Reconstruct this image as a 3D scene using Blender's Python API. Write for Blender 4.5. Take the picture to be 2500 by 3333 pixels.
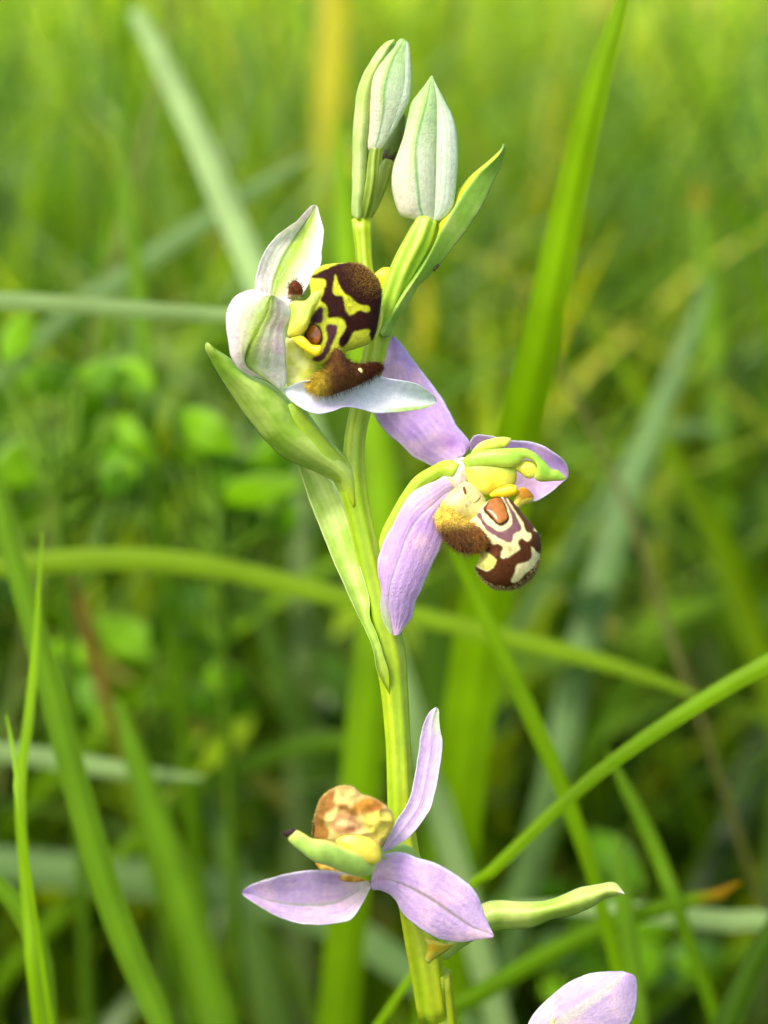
import bpy, math, random
import numpy as np
from mathutils import Vector

random.seed(7); rng = np.random.default_rng(11)
scene = bpy.context.scene
for o in list(bpy.data.objects): bpy.data.objects.remove(o)
COL = scene.collection

# ---------------------------------------------------------------- camera
PITCH = math.radians(14.0)
DIST = 220.0                                  # mm from the lens to the flower spike
FRAME_W = 75.0                                # mm of meadow seen across the picture at the spike
CENTRE = np.array([0.0, 0.0, 0.20])
AX_R = np.array([1.0, 0, 0])
AX_U = np.array([0, math.sin(PITCH), math.cos(PITCH)])
AX_F = np.array([0, math.cos(PITCH), -math.sin(PITCH)])
cd = bpy.data.cameras.new('camera'); cam = bpy.data.objects.new('camera', cd); COL.objects.link(cam)
cam.location = Vector(CENTRE - AX_F * DIST * 1e-3)
cam.rotation_euler = (math.pi / 2 - PITCH, 0, 0)
cd.sensor_fit = 'HORIZONTAL'; cd.sensor_width = 36.0
cd.lens = 18.0 / (FRAME_W / 2 / DIST)
cd.clip_start = 0.01; cd.clip_end = 500.0
cd.dof.use_dof = True
cd.dof.focus_distance = (DIST - 3.0) * 1e-3
cd.dof.aperture_fstop = cd.lens / 4.9         # a phone lens about 5 mm across
scene.camera = cam

# ---------------------------------------------------------------- sky, sun, exposure
SUN_EL, SUN_AZ = math.radians(54), math.radians(-134)      # azimuth from +Y (away from the lens) towards +X
w = bpy.data.worlds.new('World'); scene.world = w; w.use_nodes = True
nt = w.node_tree; nt.nodes.clear()
sky = nt.nodes.new('ShaderNodeTexSky'); sky.sky_type = 'NISHITA'; sky.sun_disc = False
sky.sun_elevation = SUN_EL; sky.sun_rotation = SUN_AZ; sky.dust_density = 4.0; sky.air_density = 1.0; sky.ozone_density = 0.3
bg = nt.nodes.new('ShaderNodeBackground'); bg.inputs['Strength'].default_value = 0.15
wo = nt.nodes.new('ShaderNodeOutputWorld')
nt.links.new(sky.outputs[0], bg.inputs[0]); nt.links.new(bg.outputs[0], wo.inputs[0])
sd = bpy.data.lights.new('sun', 'SUN'); sd.energy = 1.5; sd.angle = math.radians(14); sd.color = (1.0, 0.95, 0.86)
sun = bpy.data.objects.new('sun', sd); COL.objects.link(sun)
sdir = Vector((math.sin(SUN_AZ) * math.cos(SUN_EL), math.cos(SUN_AZ) * math.cos(SUN_EL), math.sin(SUN_EL)))
sun.rotation_euler = sdir.to_track_quat('Z', 'Y').to_euler(); sun.location = sdir * 3
scene.view_settings.view_transform = 'Standard'; scene.view_settings.look = 'None'
scene.view_settings.exposure = 1.03; scene.view_settings.gamma = 1.0; scene.view_settings.use_curve_mapping = False
scene.cycles.use_denoising = True
scene.cycles.max_bounces = 7; scene.cycles.transmission_bounces = 5; scene.cycles.diffuse_bounces = 4

# ---------------------------------------------------------------- helpers
def P(xy, wmm):
    """A point of the spike's own sheet (photo units, 0.03 mm each) at depth wmm behind the stem -> world metres."""
    xy = np.asarray(xy, float); wmm = np.asarray(wmm, float)
    k = (DIST + wmm) / DIST * 0.03e-3
    return (CENTRE + ((xy[..., 0] - 1250) * k)[..., None] * AX_R + ((1666.5 - xy[..., 1]) * k)[..., None] * AX_U
            + (wmm * 1e-3)[..., None] * AX_F)
def crop(x0, y0, s): return lambda pts: np.array([(x0 + a * s, y0 + b * s) for a, b in pts], float)
A = crop(650, 620, .48222); B = crop(1050, 80, .41587); C = crop(1150, 1050, .48387)
D = crop(750, 2250, .57263); E = crop(1200, 2750, .60277); G = crop(650, 1050, .5198); O = crop(0, 0, 1.5069)

def sr(r, g, b):
    c = np.array([r, g, b], float) / 255
    return np.where(c <= .04045, c / 12.92, ((c + .055) / 1.055) ** 2.4)
def sstep(a, b, x): x = np.clip((x - a) / (b - a), 0, 1); return x * x * (3 - 2 * x)
def mixc(a, b, f): f = np.asarray(f)[..., None]; return a * (1 - f) + b * f
def vnoise(x, y, seed=0):
    x = np.asarray(x, float) + seed * 17.3; y = np.asarray(y, float) - seed * 9.1
    xi = np.floor(x); yi = np.floor(y); fx = x - xi; fy = y - yi
    fx = fx * fx * (3 - 2 * fx); fy = fy * fy * (3 - 2 * fy)
    h = lambda i, j: np.modf(np.abs(np.sin(i * 127.1 + j * 311.7 + seed * 74.7) * 43758.5453))[0]
    return (h(xi, yi) * (1 - fx) + h(xi + 1, yi) * fx) * (1 - fy) + (h(xi, yi + 1) * (1 - fx) + h(xi + 1, yi + 1) * fx) * fy
def fbm(x, y, seed=0): return .55 * vnoise(x, y, seed) + .3 * vnoise(x * 2.1, y * 2.1, seed + 3) + .15 * vnoise(x * 4.3, y * 4.3, seed + 5)
def spline(p, n=None, ts=None, closed=False, sub=14):
    """Catmull-Rom through the points, resampled evenly (n) or at arc fractions ts."""
    p = np.asarray(p, float)
    q = np.vstack([p[-1:], p, p[:2]]) if closed else np.vstack([2 * p[0] - p[1], p, 2 * p[-1] - p[-2]])
    out = []
    for i in range(1, len(q) - 2):
        a, b, c, d = q[i - 1], q[i], q[i + 1], q[i + 2]
        for k in range(sub):
            t = k / sub
            out.append(.5 * (2 * b + (c - a) * t + (2 * a - 5 * b + 4 * c - d) * t * t + (3 * b - a - 3 * c + d) * t ** 3))
    out.append(q[-2]); out = np.array(out)
    L = np.concatenate([[0], np.cumsum(np.linalg.norm(np.diff(out[:, :3], axis=0), axis=1))])
    if ts is None: ts = np.linspace(0, 1, n)
    ts = np.asarray(ts) * L[-1]
    return np.stack([np.interp(ts, L, out[:, k]) for k in range(out.shape[1])], 1)
def inside(poly, x, y):
    poly = spline(poly, len(poly) * 5, closed=True); r = np.zeros(x.shape, bool); j = len(poly) - 1
    for i in range(len(poly)):
        xi, yi = poly[i]; xj, yj = poly[j]
        if yi != yj:
            r ^= ((yi > y) != (yj > y)) & (x < (xj - xi) * (y - yi) / (yj - yi) + xi)
        j = i
    return r
def mesh_obj(name, v, faces, cols, mat, parent=None, origin=None, smooth=True):
    me = bpy.data.meshes.new(name)
    v = np.asarray(v, float)
    if origin is None: origin = np.array(ROOT.location) if parent is not None else np.zeros(3)
    me.from_pydata((v - origin).tolist(), [], faces)
    if cols is not None:
        at = me.color_attributes.new('Col', 'FLOAT_COLOR', 'POINT')
        buf = np.ones((len(v), 4)); buf[:, :3] = cols; at.data.foreach_set('color', buf.ravel())
    me.polygons.foreach_set('use_smooth', [smooth] * len(me.polygons)); me.materials.append(mat); me.update()
    o = bpy.data.objects.new(name, me); COL.objects.link(o)
    if parent is not None: o.parent = parent
    else: o.location = origin
    return o
def tag(o, label, cat=None, group=None, kind=None):
    if label: o['label'] = label
    if cat: o['category'] = cat
    if group: o['group'] = group
    if kind: o['kind'] = kind
    return o

# ---------------------------------------------------------------- materials
def living(name, trans=.25, rough=.5, sheen=0., bump=.15, bscale=5000, mott=.12, mscale=900, spec=.35, sss=0., tgain=(1.1, 1.15, .75)):
    m = bpy.data.materials.new(name); m.use_nodes = True; t = m.node_tree; N = t.nodes; N.clear(); L = t.links
    out = N.new('ShaderNodeOutputMaterial'); pr = N.new('ShaderNodeBsdfPrincipled')
    at = N.new('ShaderNodeAttribute'); at.attribute_name = 'Col'
    tc = N.new('ShaderNodeTexCoord')
    no = N.new('ShaderNodeTexNoise'); no.inputs['Scale'].default_value = mscale; no.inputs['Detail'].default_value = 4
    L.new(tc.outputs['Object'], no.inputs['Vector'])
    mr = N.new('ShaderNodeMapRange'); mr.inputs['From Min'].default_value = .3; mr.inputs['From Max'].default_value = .7
    mr.inputs['To Min'].default_value = 1 - mott; mr.inputs['To Max'].default_value = 1 + mott
    L.new(no.outputs['Fac'], mr.inputs['Value'])
    mu = N.new('ShaderNodeVectorMath'); mu.operation = 'SCALE'
    L.new(at.outputs['Color'], mu.inputs[0]); L.new(mr.outputs[0], mu.inputs['Scale'])
    L.new(mu.outputs[0], pr.inputs['Base Color'])
    pr.inputs['Roughness'].default_value = rough; pr.inputs['Specular IOR Level'].default_value = spec
    pr.inputs['Sheen Weight'].default_value = sheen; pr.inputs['Sheen Roughness'].default_value = .4
    if sss:
        pr.inputs['Subsurface Weight'].default_value = sss; pr.inputs['Subsurface Radius'].default_value = (1, .9, .6)
        pr.inputs['Subsurface Scale'].default_value = .0009
    if bump:
        n2 = N.new('ShaderNodeTexNoise'); n2.inputs['Scale'].default_value = bscale; n2.inputs['Detail'].default_value = 2
        L.new(tc.outputs['Object'], n2.inputs['Vector'])
        bp = N.new('ShaderNodeBump'); bp.inputs['Strength'].default_value = bump; bp.inputs['Distance'].default_value = .0001
        L.new(n2.outputs['Fac'], bp.inputs['Height']); L.new(bp.outputs[0], pr.inputs['Normal'])
    if trans:
        tr = N.new('ShaderNodeBsdfTranslucent'); tg = N.new('ShaderNodeVectorMath'); tg.operation = 'MULTIPLY'
        tg.inputs[1].default_value = tgain
        L.new(mu.outputs[0], tg.inputs[0]); L.new(tg.outputs[0], tr.inputs['Color'])
        mx = N.new('ShaderNodeMixShader'); mx.inputs[0].default_value = trans
        L.new(pr.outputs[0], mx.inputs[1]); L.new(tr.outputs[0], mx.inputs[2]); L.new(mx.outputs[0], out.inputs[0])
    else: L.new(pr.outputs[0], out.inputs[0])
    return m
M_SEPAL = living('sepal_tissue', trans=.40, rough=.5, bump=.9, bscale=5200, mott=.11, mscale=1900, spec=.3, tgain=(1, 1, 1))
M_GREEN = living('orchid_green', trans=.22, rough=.42, bump=.25, bscale=3500, mott=.10, mscale=1200, spec=.4, tgain=(1.15, 1.15, .5))
M_STEM = living('stem_green', trans=0, rough=.42, bump=.25, bscale=3000, mott=.10, mscale=900, spec=.4, sss=.5)
M_WAX = living('waxy_yellow', trans=0, rough=.42, bump=.45, bscale=2600, mott=.13, mscale=1100, spec=.45, sss=.6)
M_LIP = living('velvet_lip', trans=0, rough=.7, sheen=.04, bump=.6, bscale=6000, mott=.14, mscale=2600, spec=.12)
M_GLOSS = living('glossy_speculum', trans=0, rough=.25, bump=.1, bscale=3000, mott=.1, mscale=2000, spec=.5)
M_HAIR = living('hair', trans=.3, rough=.5, bump=0, mott=0, spec=.4, tgain=(1, 1, 1))
M_BLADE = living('grass_blade_green', trans=.45, rough=.5, bump=.12, bscale=900, mott=.12, mscale=120, spec=.22, tgain=(1.35, 1.15, .4))
M_MEADOW = living('meadow_green', trans=.45, rough=.34, bump=0, mott=.10, mscale=60, spec=.4, tgain=(1.35, 1.15, .4))

# ---------------------------------------------------------------- shape builders
def wfun(wv):
    if callable(wv): return wv
    if np.isscalar(wv): return lambda t, s: np.full(np.shape(t), float(wv))
    tt = [a for a, _ in wv]; ww = [b for _, b in wv]
    q = spline(np.array([(a * 50, b, 0) for a, b in zip(tt, ww)]), 60) if len(tt) > 2 else None
    if q is None: return lambda t, s: np.interp(t, tt, ww)
    return lambda t, s: np.interp(t * 50, q[:, 0], q[:, 1])
def ribbon(name, outline, tip, wv, col, mat, parent, cup=0., fold=0., th=.28, rnd=None, mid=None, nt=44, ns=18,
           wave=0., wn=3.0, vein=0., veins=5, seed=0, origin=None):
    """A petal, leaf or rounded body: closed skin between the two edges of an outline that runs base -> tip -> base."""
    out = np.asarray(outline, float)
    ts = np.linspace(0, 1, nt + 1); ts = .5 * ts + .5 * (1 - np.cos(np.pi * ts)) / 2
    Lf = spline(out[:tip + 1], ts=ts); Rt = spline(np.vstack([out[tip:], out[:1]])[::-1], ts=ts)
    if rnd is None:                     # living margins are never quite smooth
        k = np.sin(np.pi * ts) ** .5 * 2.6; q = np.arange(nt + 1)
        Lf = Lf + np.stack([(vnoise(q / 2.3, q * 0 + seed, 31) - .5) * k, (vnoise(q / 2.3, q * 0 + seed, 37) - .5) * k], 1)
        Rt = Rt + np.stack([(vnoise(q / 2.3, q * 0 + seed, 41) - .5) * k, (vnoise(q / 2.3, q * 0 + seed, 43) - .5) * k], 1)
    Md = (Lf + Rt) / 2
    if mid is not None:
        m = spline(np.asarray(mid, float), ts=ts); f = np.clip(np.minimum(ts, 1 - ts) * 6, 0, 1)[:, None]
        Md = Md * (1 - f) + m * f
    ph = np.linspace(0, np.pi, ns + 1); ss = (1 - np.cos(ph)) / 2; ss = .5 * ss + .5 * np.linspace(0, 1, ns + 1)
    W = wfun(wv); verts = []; tl = []; sl = []; xl = []
    hw = np.linalg.norm(Lf - Rt, axis=1) * .03 / 2
    rowidx = []
    def put(xy, ww, t, s): verts.append(P(xy, ww)); tl.append(t); sl.append(s); xl.append(xy); return len(verts) - 1
    for i in range(nt + 1):
        t = ts[i]
        if i == 0 or i == nt:
            rowidx.append([put(Md[i], float(W(t, .5)), t, .5)]); continue
        row = []
        for side in (0, 1):
            seq = range(0, ns + 1) if side == 0 else range(ns - 1, 0, -1)
            for j in seq:
                s = ss[j]
                xy = Lf[i] + (Md[i] - Lf[i]) * (2 * s) if s < .5 else Md[i] + (Rt[i] - Md[i]) * (2 * s - 1)
                u = 2 * s - 1; e = math.sqrt(max(0, 1 - u * u))
                if rnd is None:
                    h = min(th / 2, hw[i] * .7) * (e ** .6)
                    off = -h if side == 0 else h
                else: off = -hw[i] * rnd[0] * e if side == 0 else hw[i] * rnd[1] * e
                c = cup * u * u * min(1, hw[i] / (hw.max() * .6)) - fold * (1 - abs(u)) + wave * u * abs(u) * math.sin(t * wn * 6.28 + seed + (1.3 if u > 0 else 0))
                if vein: c += vein * math.cos(u * veins * math.pi) * e
                row.append(put(xy, float(W(t, s)) + c + off, t, s))
        rowidx.append(row)
    faces = []; n = 2 * ns
    for i in range(1, nt - 1):
        a, b = rowidx[i], rowidx[i + 1]
        for j in range(n): faces.append((a[j], a[(j + 1) % n], b[(j + 1) % n], b[j]))
    for j in range(n):
        faces.append((rowidx[0][0], rowidx[1][(j + 1) % n], rowidx[1][j]))
        faces.append((rowidx[nt][0], rowidx[nt - 1][j], rowidx[nt - 1][(j + 1) % n]))
    xl = np.array(xl); cols = col(np.array(tl), np.array(sl), xl[:, 0], xl[:, 1])
    return mesh_obj(name, np.array(verts), faces, cols, mat, parent, origin)
def blob(name, outline, centre, w0, bf, bb, col, mat, parent, na=120, nr=50, tilt=(0, 0), power=1.0, pole=None, crumple=0.):
    """A bulging closed body with this outline: a dome towards the lens side and one behind."""
    o = spline(outline, na + 1, closed=True)[:-1]; c = np.asarray(centre, float); pole = c if pole is None else np.asarray(pole, float)
    verts = []; xs = []; fr = []; rows = []
    for k in range(nr + 1):
        th = math.pi * k / nr; r = math.sin(th); z = math.cos(th)
        d = -bf * abs(z) ** power if z > 0 else bb * abs(z) ** power
        cc = pole * (1 - r) + c * r
        pts = cc[None] + (o - c) * r if 0 < k < nr else cc[None]
        ww = w0 + d + ((pts[:, 0] - c[0]) * tilt[0] + (pts[:, 1] - c[1]) * tilt[1]) * .03
        if crumple: ww = ww + crumple * r ** .3 * (np.abs(vnoise(pts[:, 0] / 46, pts[:, 1] / 46, 6) - .5) * 2 - .25) * (1 if z > 0 else -1)
        rows.append(range(len(verts), len(verts) + len(pts)))
        verts.extend(P(pts, ww)); xs.extend(pts); fr.extend([z] * len(pts))
    faces = []
    for k in range(1, nr - 1):
        a, b = rows[k], rows[k + 1]
        for j in range(na): faces.append((a[j], a[(j + 1) % na], b[(j + 1) % na], b[j]))
    for j in range(na):
        faces.append((rows[0][0], rows[1][(j + 1) % na], rows[1][j])); faces.append((rows[nr][0], rows[nr - 1][j], rows[nr - 1][(j + 1) % na]))
    xs = np.array(xs); fr = np.array(fr)
    return mesh_obj(name, np.array(verts), faces, col(xs[:, 0], xs[:, 1], fr), mat, parent)
def tube(name, pts, rad, col, mat, parent, nseg=14, n=50, ridge=0., nridge=6, twist=0., world=False, flat=1.0, origin=None):
    """Round stalk through (x, y, w) points with radii in mm."""
    pts = np.asarray(pts, float)
    wp = pts if world else P(pts[:, :2], pts[:, 2])
    q = spline(np.hstack([wp * 1000, np.asarray(rad, float)[:, None]]), n); pos = q[:, :3] / 1000; r = q[:, 3] / 1000
    tan = np.gradient(pos, axis=0); tan /= np.linalg.norm(tan, axis=1)[:, None]
    side = np.cross(tan[0], AX_F); side /= np.linalg.norm(side)
    verts = []; tl = []; al = []
    for i in range(n):
        side = side - tan[i] * side.dot(tan[i]); side /= np.linalg.norm(side); up = np.cross(tan[i], side)
        for j in range(nseg):
            a = 2 * math.pi * j / nseg; rr = r[i] * (1 + ridge * math.cos(nridge * a + twist * i / n * 6.28))
            verts.append(pos[i] + side * math.cos(a) * rr + up * math.sin(a) * rr * flat); tl.append(i / (n - 1)); al.append(a)
    faces = [(i * nseg + j, i * nseg + (j + 1) % nseg, (i + 1) * nseg + (j + 1) % nseg, (i + 1) * nseg + j) for i in range(n - 1) for j in range(nseg)]
    faces += [tuple(range(nseg))[::-1], tuple(range((n - 1) * nseg, n * nseg))]
    return mesh_obj(name, np.array(verts), faces, col(np.array(tl), np.array(al)), mat, parent, origin)
def hairs(name, src, count, length, colfn, parent, pick, lean=(0, 0, 0), rad=.018, jitter=.45):
    """Fine separate hairs standing on the skin of src where pick(xyz index arrays) allows; colour from colfn."""
    me = src.data; n = len(me.vertices)
    co = np.empty(n * 3); me.vertices.foreach_get('co', co); co = co.reshape(-1, 3)
    no = np.empty(n * 3); me.vertices.foreach_get('normal', no); no = no.reshape(-1, 3)
    wc = co + np.array(ROOT.location); rel = wc - CENTRE; dep = rel @ AX_F * 1e3; k = (DIST + dep) / DIST * .03e-3
    X = rel @ AX_R / k + 1250; Y = 1666.5 - rel @ AX_U / k
    skin = np.empty(n * 4); me.color_attributes['Col'].data.foreach_get('color', skin); skin = skin.reshape(-1, 4)[:, :3]
    pr = np.clip(pick(X, Y, no @ AX_F), 0, None).astype(float)
    idx = rng.choice(n, count, p=pr / pr.sum())
    v = []; f = []; c = []
    lean = lean[0] * AX_R + lean[1] * AX_U + lean[2] * AX_F
    for i in idx:
        b = co[i] + rng.normal(0, .00004, 3); d = no[i] + lean + rng.normal(0, jitter, 3); d /= np.linalg.norm(d)
        L = length * 1e-3 * rng.uniform(.35, 1.25); s = np.cross(d, rng.normal(0, 1, 3)); s /= np.linalg.norm(s); u = np.cross(d, s)
        m = len(v); r = rad * 1e-3; bend = rng.normal(0, .18, 3) * L
        b = b - d * .00003
        for a in (0, 2.09, 4.19): v.append(b + (s * math.cos(a) + u * math.sin(a)) * r)
        for a in (0, 2.09, 4.19): v.append(b + d * L * .55 + (s * math.cos(a) + u * math.sin(a)) * r * .75)
        v.append(b + d * L + bend)
        for a in range(3): f.append((m + a, m + (a + 1) % 3, m + 3 + (a + 1) % 3, m + 3 + a)); f.append((m + 3 + a, m + 3 + (a + 1) % 3, m + 6))
        cc = skin[i] * rng.uniform(.75, 1.6) + .004 if colfn is None else colfn(X[i], Y[i]); c += [cc * .75] * 3 + [cc] * 3 + [np.minimum(cc * 1.25, 1)]
    o = mesh_obj(name, np.array(v) + np.array(ROOT.location), f, np.array(c), M_HAIR, parent)
    o['kind'] = 'stuff'
    return o

# ---------------------------------------------------------------- ground
def ground():
    m = bpy.data.materials.new('soil_and_moss'); m.use_nodes = True; t = m.node_tree; N = t.nodes; L = t.links
    pr = N['Principled BSDF']; pr.inputs['Roughness'].default_value = .95
    tc = N.new('ShaderNodeTexCoord'); no = N.new('ShaderNodeTexNoise'); no.inputs['Scale'].default_value = 22; no.inputs['Detail'].default_value = 8
    L.new(tc.outputs['Object'], no.inputs['Vector'])
    cr = N.new('ShaderNodeValToRGB'); e = cr.color_ramp.elements
    e[0].position = .35; e[0].color = (.030, .026, .014, 1); e[1].position = .65; e[1].color = (.045, .085, .014, 1)
    L.new(no.outputs['Fac'], cr.inputs[0]); L.new(cr.outputs[0], pr.inputs['Base Color'])
    bp = N.new('ShaderNodeBump'); bp.inputs['Strength'].default_value = .6; bp.inputs['Distance'].default_value = .01
    L.new(no.outputs['Fac'], bp.inputs['Height']); L.new(bp.outputs[0], pr.inputs['Normal'])
    n = 60; r = np.sinh(np.linspace(-5.5, 5.5, n)) * 1.6
    X, Y = np.meshgrid(r, r); Z = (vnoise(X * 3, Y * 3, 2) - .5) * .02 * np.exp(-np.hypot(X, Y) / 6)
    v = np.stack([X.ravel(), Y.ravel(), Z.ravel()], 1)
    f = [(i * n + j, i * n + j + 1, (i + 1) * n + j + 1, (i + 1) * n + j) for i in range(n - 1) for j in range(n - 1)]
    o = mesh_obj('ground', v, f, None, m); o['kind'] = 'structure'
ground()

# ================================================================ THE ORCHID
ROOT = bpy.data.objects.new('bee_orchid', None); COL.objects.link(ROOT)
foot = P(np.array([1440, 3400]), 2.0); foot = np.array([foot[0] + .012, foot[1] - .01, 0.0])
ROOT.location = Vector(foot); ROOT.empty_display_size = .02
tag(ROOT, 'tall bee orchid spike with lilac-sepalled, bee-patterned flowers and two closed white buds at its top', 'orchid')

GR = sr(158, 186, 26); GRL = sr(196, 216, 105); GRY = sr(190, 205, 40); GRD = sr(96, 140, 22)
def stemcol(t, a):
    c = mixc(GR, sr(188, 200, 30), sstep(.2, .75, vnoise(t * 26, a * 1.2, 4)))
    c = mixc(c, sr(140, 178, 30), .5 * sstep(.55, .9, t)); c = mixc(c, sr(126, 156, 20), .35 * (.5 - .5 * np.cos(7 * a + 2.0 * t * 6.28)) ** 2)
    return mixc(c, sr(196, 212, 110), .55 * sstep(.62, .9, vnoise(t * 9, a * 2.4, 8)))
spts = [(1162, 1391), (1190, 1275), (1220, 1150), (1232, 1065), (1216, 965), (1190, 880), (1183, 800), (1178, 712)]
low = [(1436, 3400), (1414, 3320), (1392, 3180), (1376, 3080), (1350, 2960), (1325, 2820), (1308, 2700), (1302, 2560), (1296, 2420), (1284, 2250),
       (1270, 2130), (1244, 2000), (1215, 1880), (1192, 1778), (1165, 1660), (1148, 1570), (1152, 1480)]
pts = low + spts
rmm = [1.75, 1.6, 1.62, 1.7, 1.5, 1.4, 1.3, 1.25, 1.2, 1.3, 1.5, 1.42, 1.22, 1.18, 1.22, 1.35, 1.05, 1.02, 1.08, 1.12, 1.2, .95, .8, .86, .98]
wst = [2, 1, 0, 0, 0, 0, 0, 0, .2, .2, 0, 0, .2, .2, .2, 0, .3, .6, 1, 1.4, 1.8, 2, 2.2, 2.4, 2.4]
wp = P(np.array(pts), np.array(wst))
wp = np.vstack([foot - [0, 0, .004], foot + [-.003, .004, .05], wp])
stem = tube('stem', wp, [2.3, 2.1] + rmm, stemcol, M_STEM, ROOT, nseg=40, n=190, ridge=.05, nridge=7, twist=2.0, world=True)

# -- colour recipes -------------------------------------------------------
LIL = sr(218, 184, 234); PNK = sr(240, 204, 230); WHT = sr(240, 230, 238); DEEP = sr(202, 156, 232)
def lilac(seed, axis=.5, base=None, basecol=None, midc=None, midw=.035, pale=.0, tipgreen=0., greenside=0):
    def f(t, s, x, y):
        n1 = fbm(x / 75, y / 75, seed); n2 = fbm(x / 120, y / 120, seed + 9)
        c = mixc(np.broadcast_to(LIL, x.shape + (3,)), PNK, sstep(.45, .7, n1)); c = mixc(c, DEEP, .7 * sstep(.55, .75, n2) * sstep(.05, .3, t))
        lines = .5 + .5 * np.cos((s - .5) * 44 + 3 * vnoise(x / 60, y / 60, seed + 2)); c = mixc(c, WHT, .05 * lines + pale)
        vv = np.abs(((s + .02 * np.sin(t * 9 + seed)) * 9) % 1 - .5) / 9; c = mixc(c, DEEP * .82, .38 * (1 - sstep(.003, .012, vv)) * sstep(.05, .25, t) * (1 - sstep(.7, .95, t)))
        if basecol is not None: c = mixc(c, basecol, base * (1 - sstep(.02, .28, t)))
        if midc is not None: c = mixc(c, midc, .85 * (1 - sstep(midw * .3, midw, np.abs(s - .5))) * sstep(.02, .25, t))
        if tipgreen: c = mixc(c, sr(190, 220, 150), tipgreen * sstep(.72, .95, t) * (1 if greenside == 0 else sstep(.45, .7, s if greenside > 0 else 1 - s)))
        return mixc(c, sr(240, 238, 246), .75 * sstep(.86, .99, np.abs(2 * s - 1)))
    return f
def whitesep(seed, gw=.20, gside=0., pink=.5, gcol=sr(184, 214, 76), line=sr(120, 160, 44)):
    def f(t, s, x, y):
        c = mixc(np.broadcast_to(sr(242, 240, 228), x.shape + (3,)), sr(242, 212, 226), pink * sstep(.4, .75, fbm(x / 60, y / 60, seed)))
        u = s - .5 - gside * .1
        g = 1.15 * np.exp(-(u / gw) ** 2) * (.6 + .45 * fbm(x / 14 + s * 30, y / 90, seed + 4))
        c = mixc(c, gcol, np.clip(g, 0, 1) * sstep(0, .25, t + .1))
        c = mixc(c, line, .85 * (1 - sstep(.012, .04, np.abs(s - .5))) * sstep(.0, .2, t))
        for q in (.24, .78): c = mixc(c, sr(206, 220, 160), .55 * (1 - sstep(.01, .04, np.abs(s - q))) * sstep(.05, .3, t) * (1 - sstep(.6, .9, t)))
        return mixc(c, sr(246, 246, 250), .7 * sstep(.9, 1, np.abs(2 * s - 1)))
    return f
def blendbase(fn, t0, t1): return lambda t, s, x, y: mixc(np.broadcast_to(sr(166, 192, 34), x.shape + (3,)), fn(t, s, x, y), sstep(t0, t1, t))
def leafcol(seed, a=sr(158, 200, 60), b=sr(194, 220, 104), nerve=9, dark=sr(128, 168, 40)):
    def f(t, s, x, y):
        c = mixc(np.broadcast_to(a, x.shape + (3,)), b, sstep(.35, .7, fbm(x / 90, y / 90, seed)))
        c = mixc(c, dark, .22 * (.5 + .5 * np.cos((s - .5) * 6.28 * nerve)) ** 6)
        return mixc(c, sr(222, 234, 170), .6 * sstep(.9, 1, np.abs(2 * s - 1)))
    return f
def plain(c0, c1, seed=0, sc=40): return lambda t, s, x, y: mixc(np.broadcast_to(c0, x.shape + (3,)), c1, sstep(.35, .65, fbm(x / sc, y / sc, seed)))
def plainb(c0, c1, seed=0, sc=40): return lambda x, y, z: mixc(np.broadcast_to(c0, x.shape + (3,)), c1, sstep(.35, .65, fbm(x / sc, y / sc, seed)))
def ovcol(c0, c1): return lambda t, a: mixc(np.broadcast_to(c0, t.shape + (3,)), c1, .5 + .5 * np.cos(a * 6 + t * 4))
def patches(base, layers, back, seed=1, wob=3.0):
    """Pigment map of a lip: base colour plus blotch outlines."""
    def f(x, y, z):
        xx = x + (vnoise(x / 9, y / 9, seed) - .5) * wob; yy = y + (vnoise(x / 9, y / 9, seed + 2) - .5) * wob
        c = np.broadcast_to(base, x.shape + (3,)).copy()
        for poly, cl in layers:
            k = inside(poly, xx, yy)
            c[k] = cl * (.75 + .5 * fbm(x[k] / 12, y[k] / 12, seed + 5))[:, None]
        c[z < -.05] = back
        return c
    return f

def soften(fn, r=3.0, k=9):
    def g(x, y, z):
        acc = 0
        for i in range(k): acc = acc + fn(x + r * math.cos(i * 2.4) * ((i + .5) / k) ** .5, y + r * math.sin(i * 2.4) * ((i + .5) / k) ** .5, z)
        return acc / k
    return g
# -- bracts ---------------------------------------------------------------
def Gx(p): return G(p)
ribbon('bract', G([(968, 1165), (1008, 1090), (1018, 1010), (994, 930), (960, 880), (900, 820), (830, 750), (770, 700), (700, 660), (650, 620), (610, 560), (560, 490), (500, 430), (420, 370), (340, 340), (260, 290), (200, 230), (140, 190), (80, 150), (45, 122),
                   (34, 160), (60, 220), (110, 310), (170, 410), (230, 500), (290, 590), (360, 680), (430, 760), (500, 830), (570, 870), (650, 905), (740, 940), (815, 980), (848, 1010), (866, 1050), (900, 1110)]), 18,
       [(0, -.9), (.1, -1.3), (.25, -2.4), (.5, -4.5), (.8, -6.5), (1, -8)], blendbase(leafcol(3, nerve=6), .03, .22), M_GREEN, ROOT, cup=2.0, th=.45, nt=60, vein=.03, veins=9)
ribbon('bract', G([(1190, 2330), (1110, 2180), (1088, 2060), (1040, 1930), (970, 1790), (900, 1630), (830, 1480), (760, 1300), (700, 1150), (650, 1000), (612, 880), (590, 780), (585, 700), (640, 780), (730, 880), (800, 962), (860, 1070), (910, 1190), (940, 1290),
                   (980, 1440), (1010, 1540), (1050, 1680), (1068, 1750), (1068, 1850), (1110, 1950), (1150, 2080), (1185, 2200)]), 12,
       [(0, -1.1), (.12, -1.5), (.24, -1.25), (.45, .6), (.7, 2.2), (1, 2.2)], blendbase(leafcol(5, a=sr(168, 202, 78), b=sr(204, 224, 130), nerve=5), .03, .2), M_GREEN, ROOT, cup=-1.0, th=.28, nt=60, wave=.15)
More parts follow.
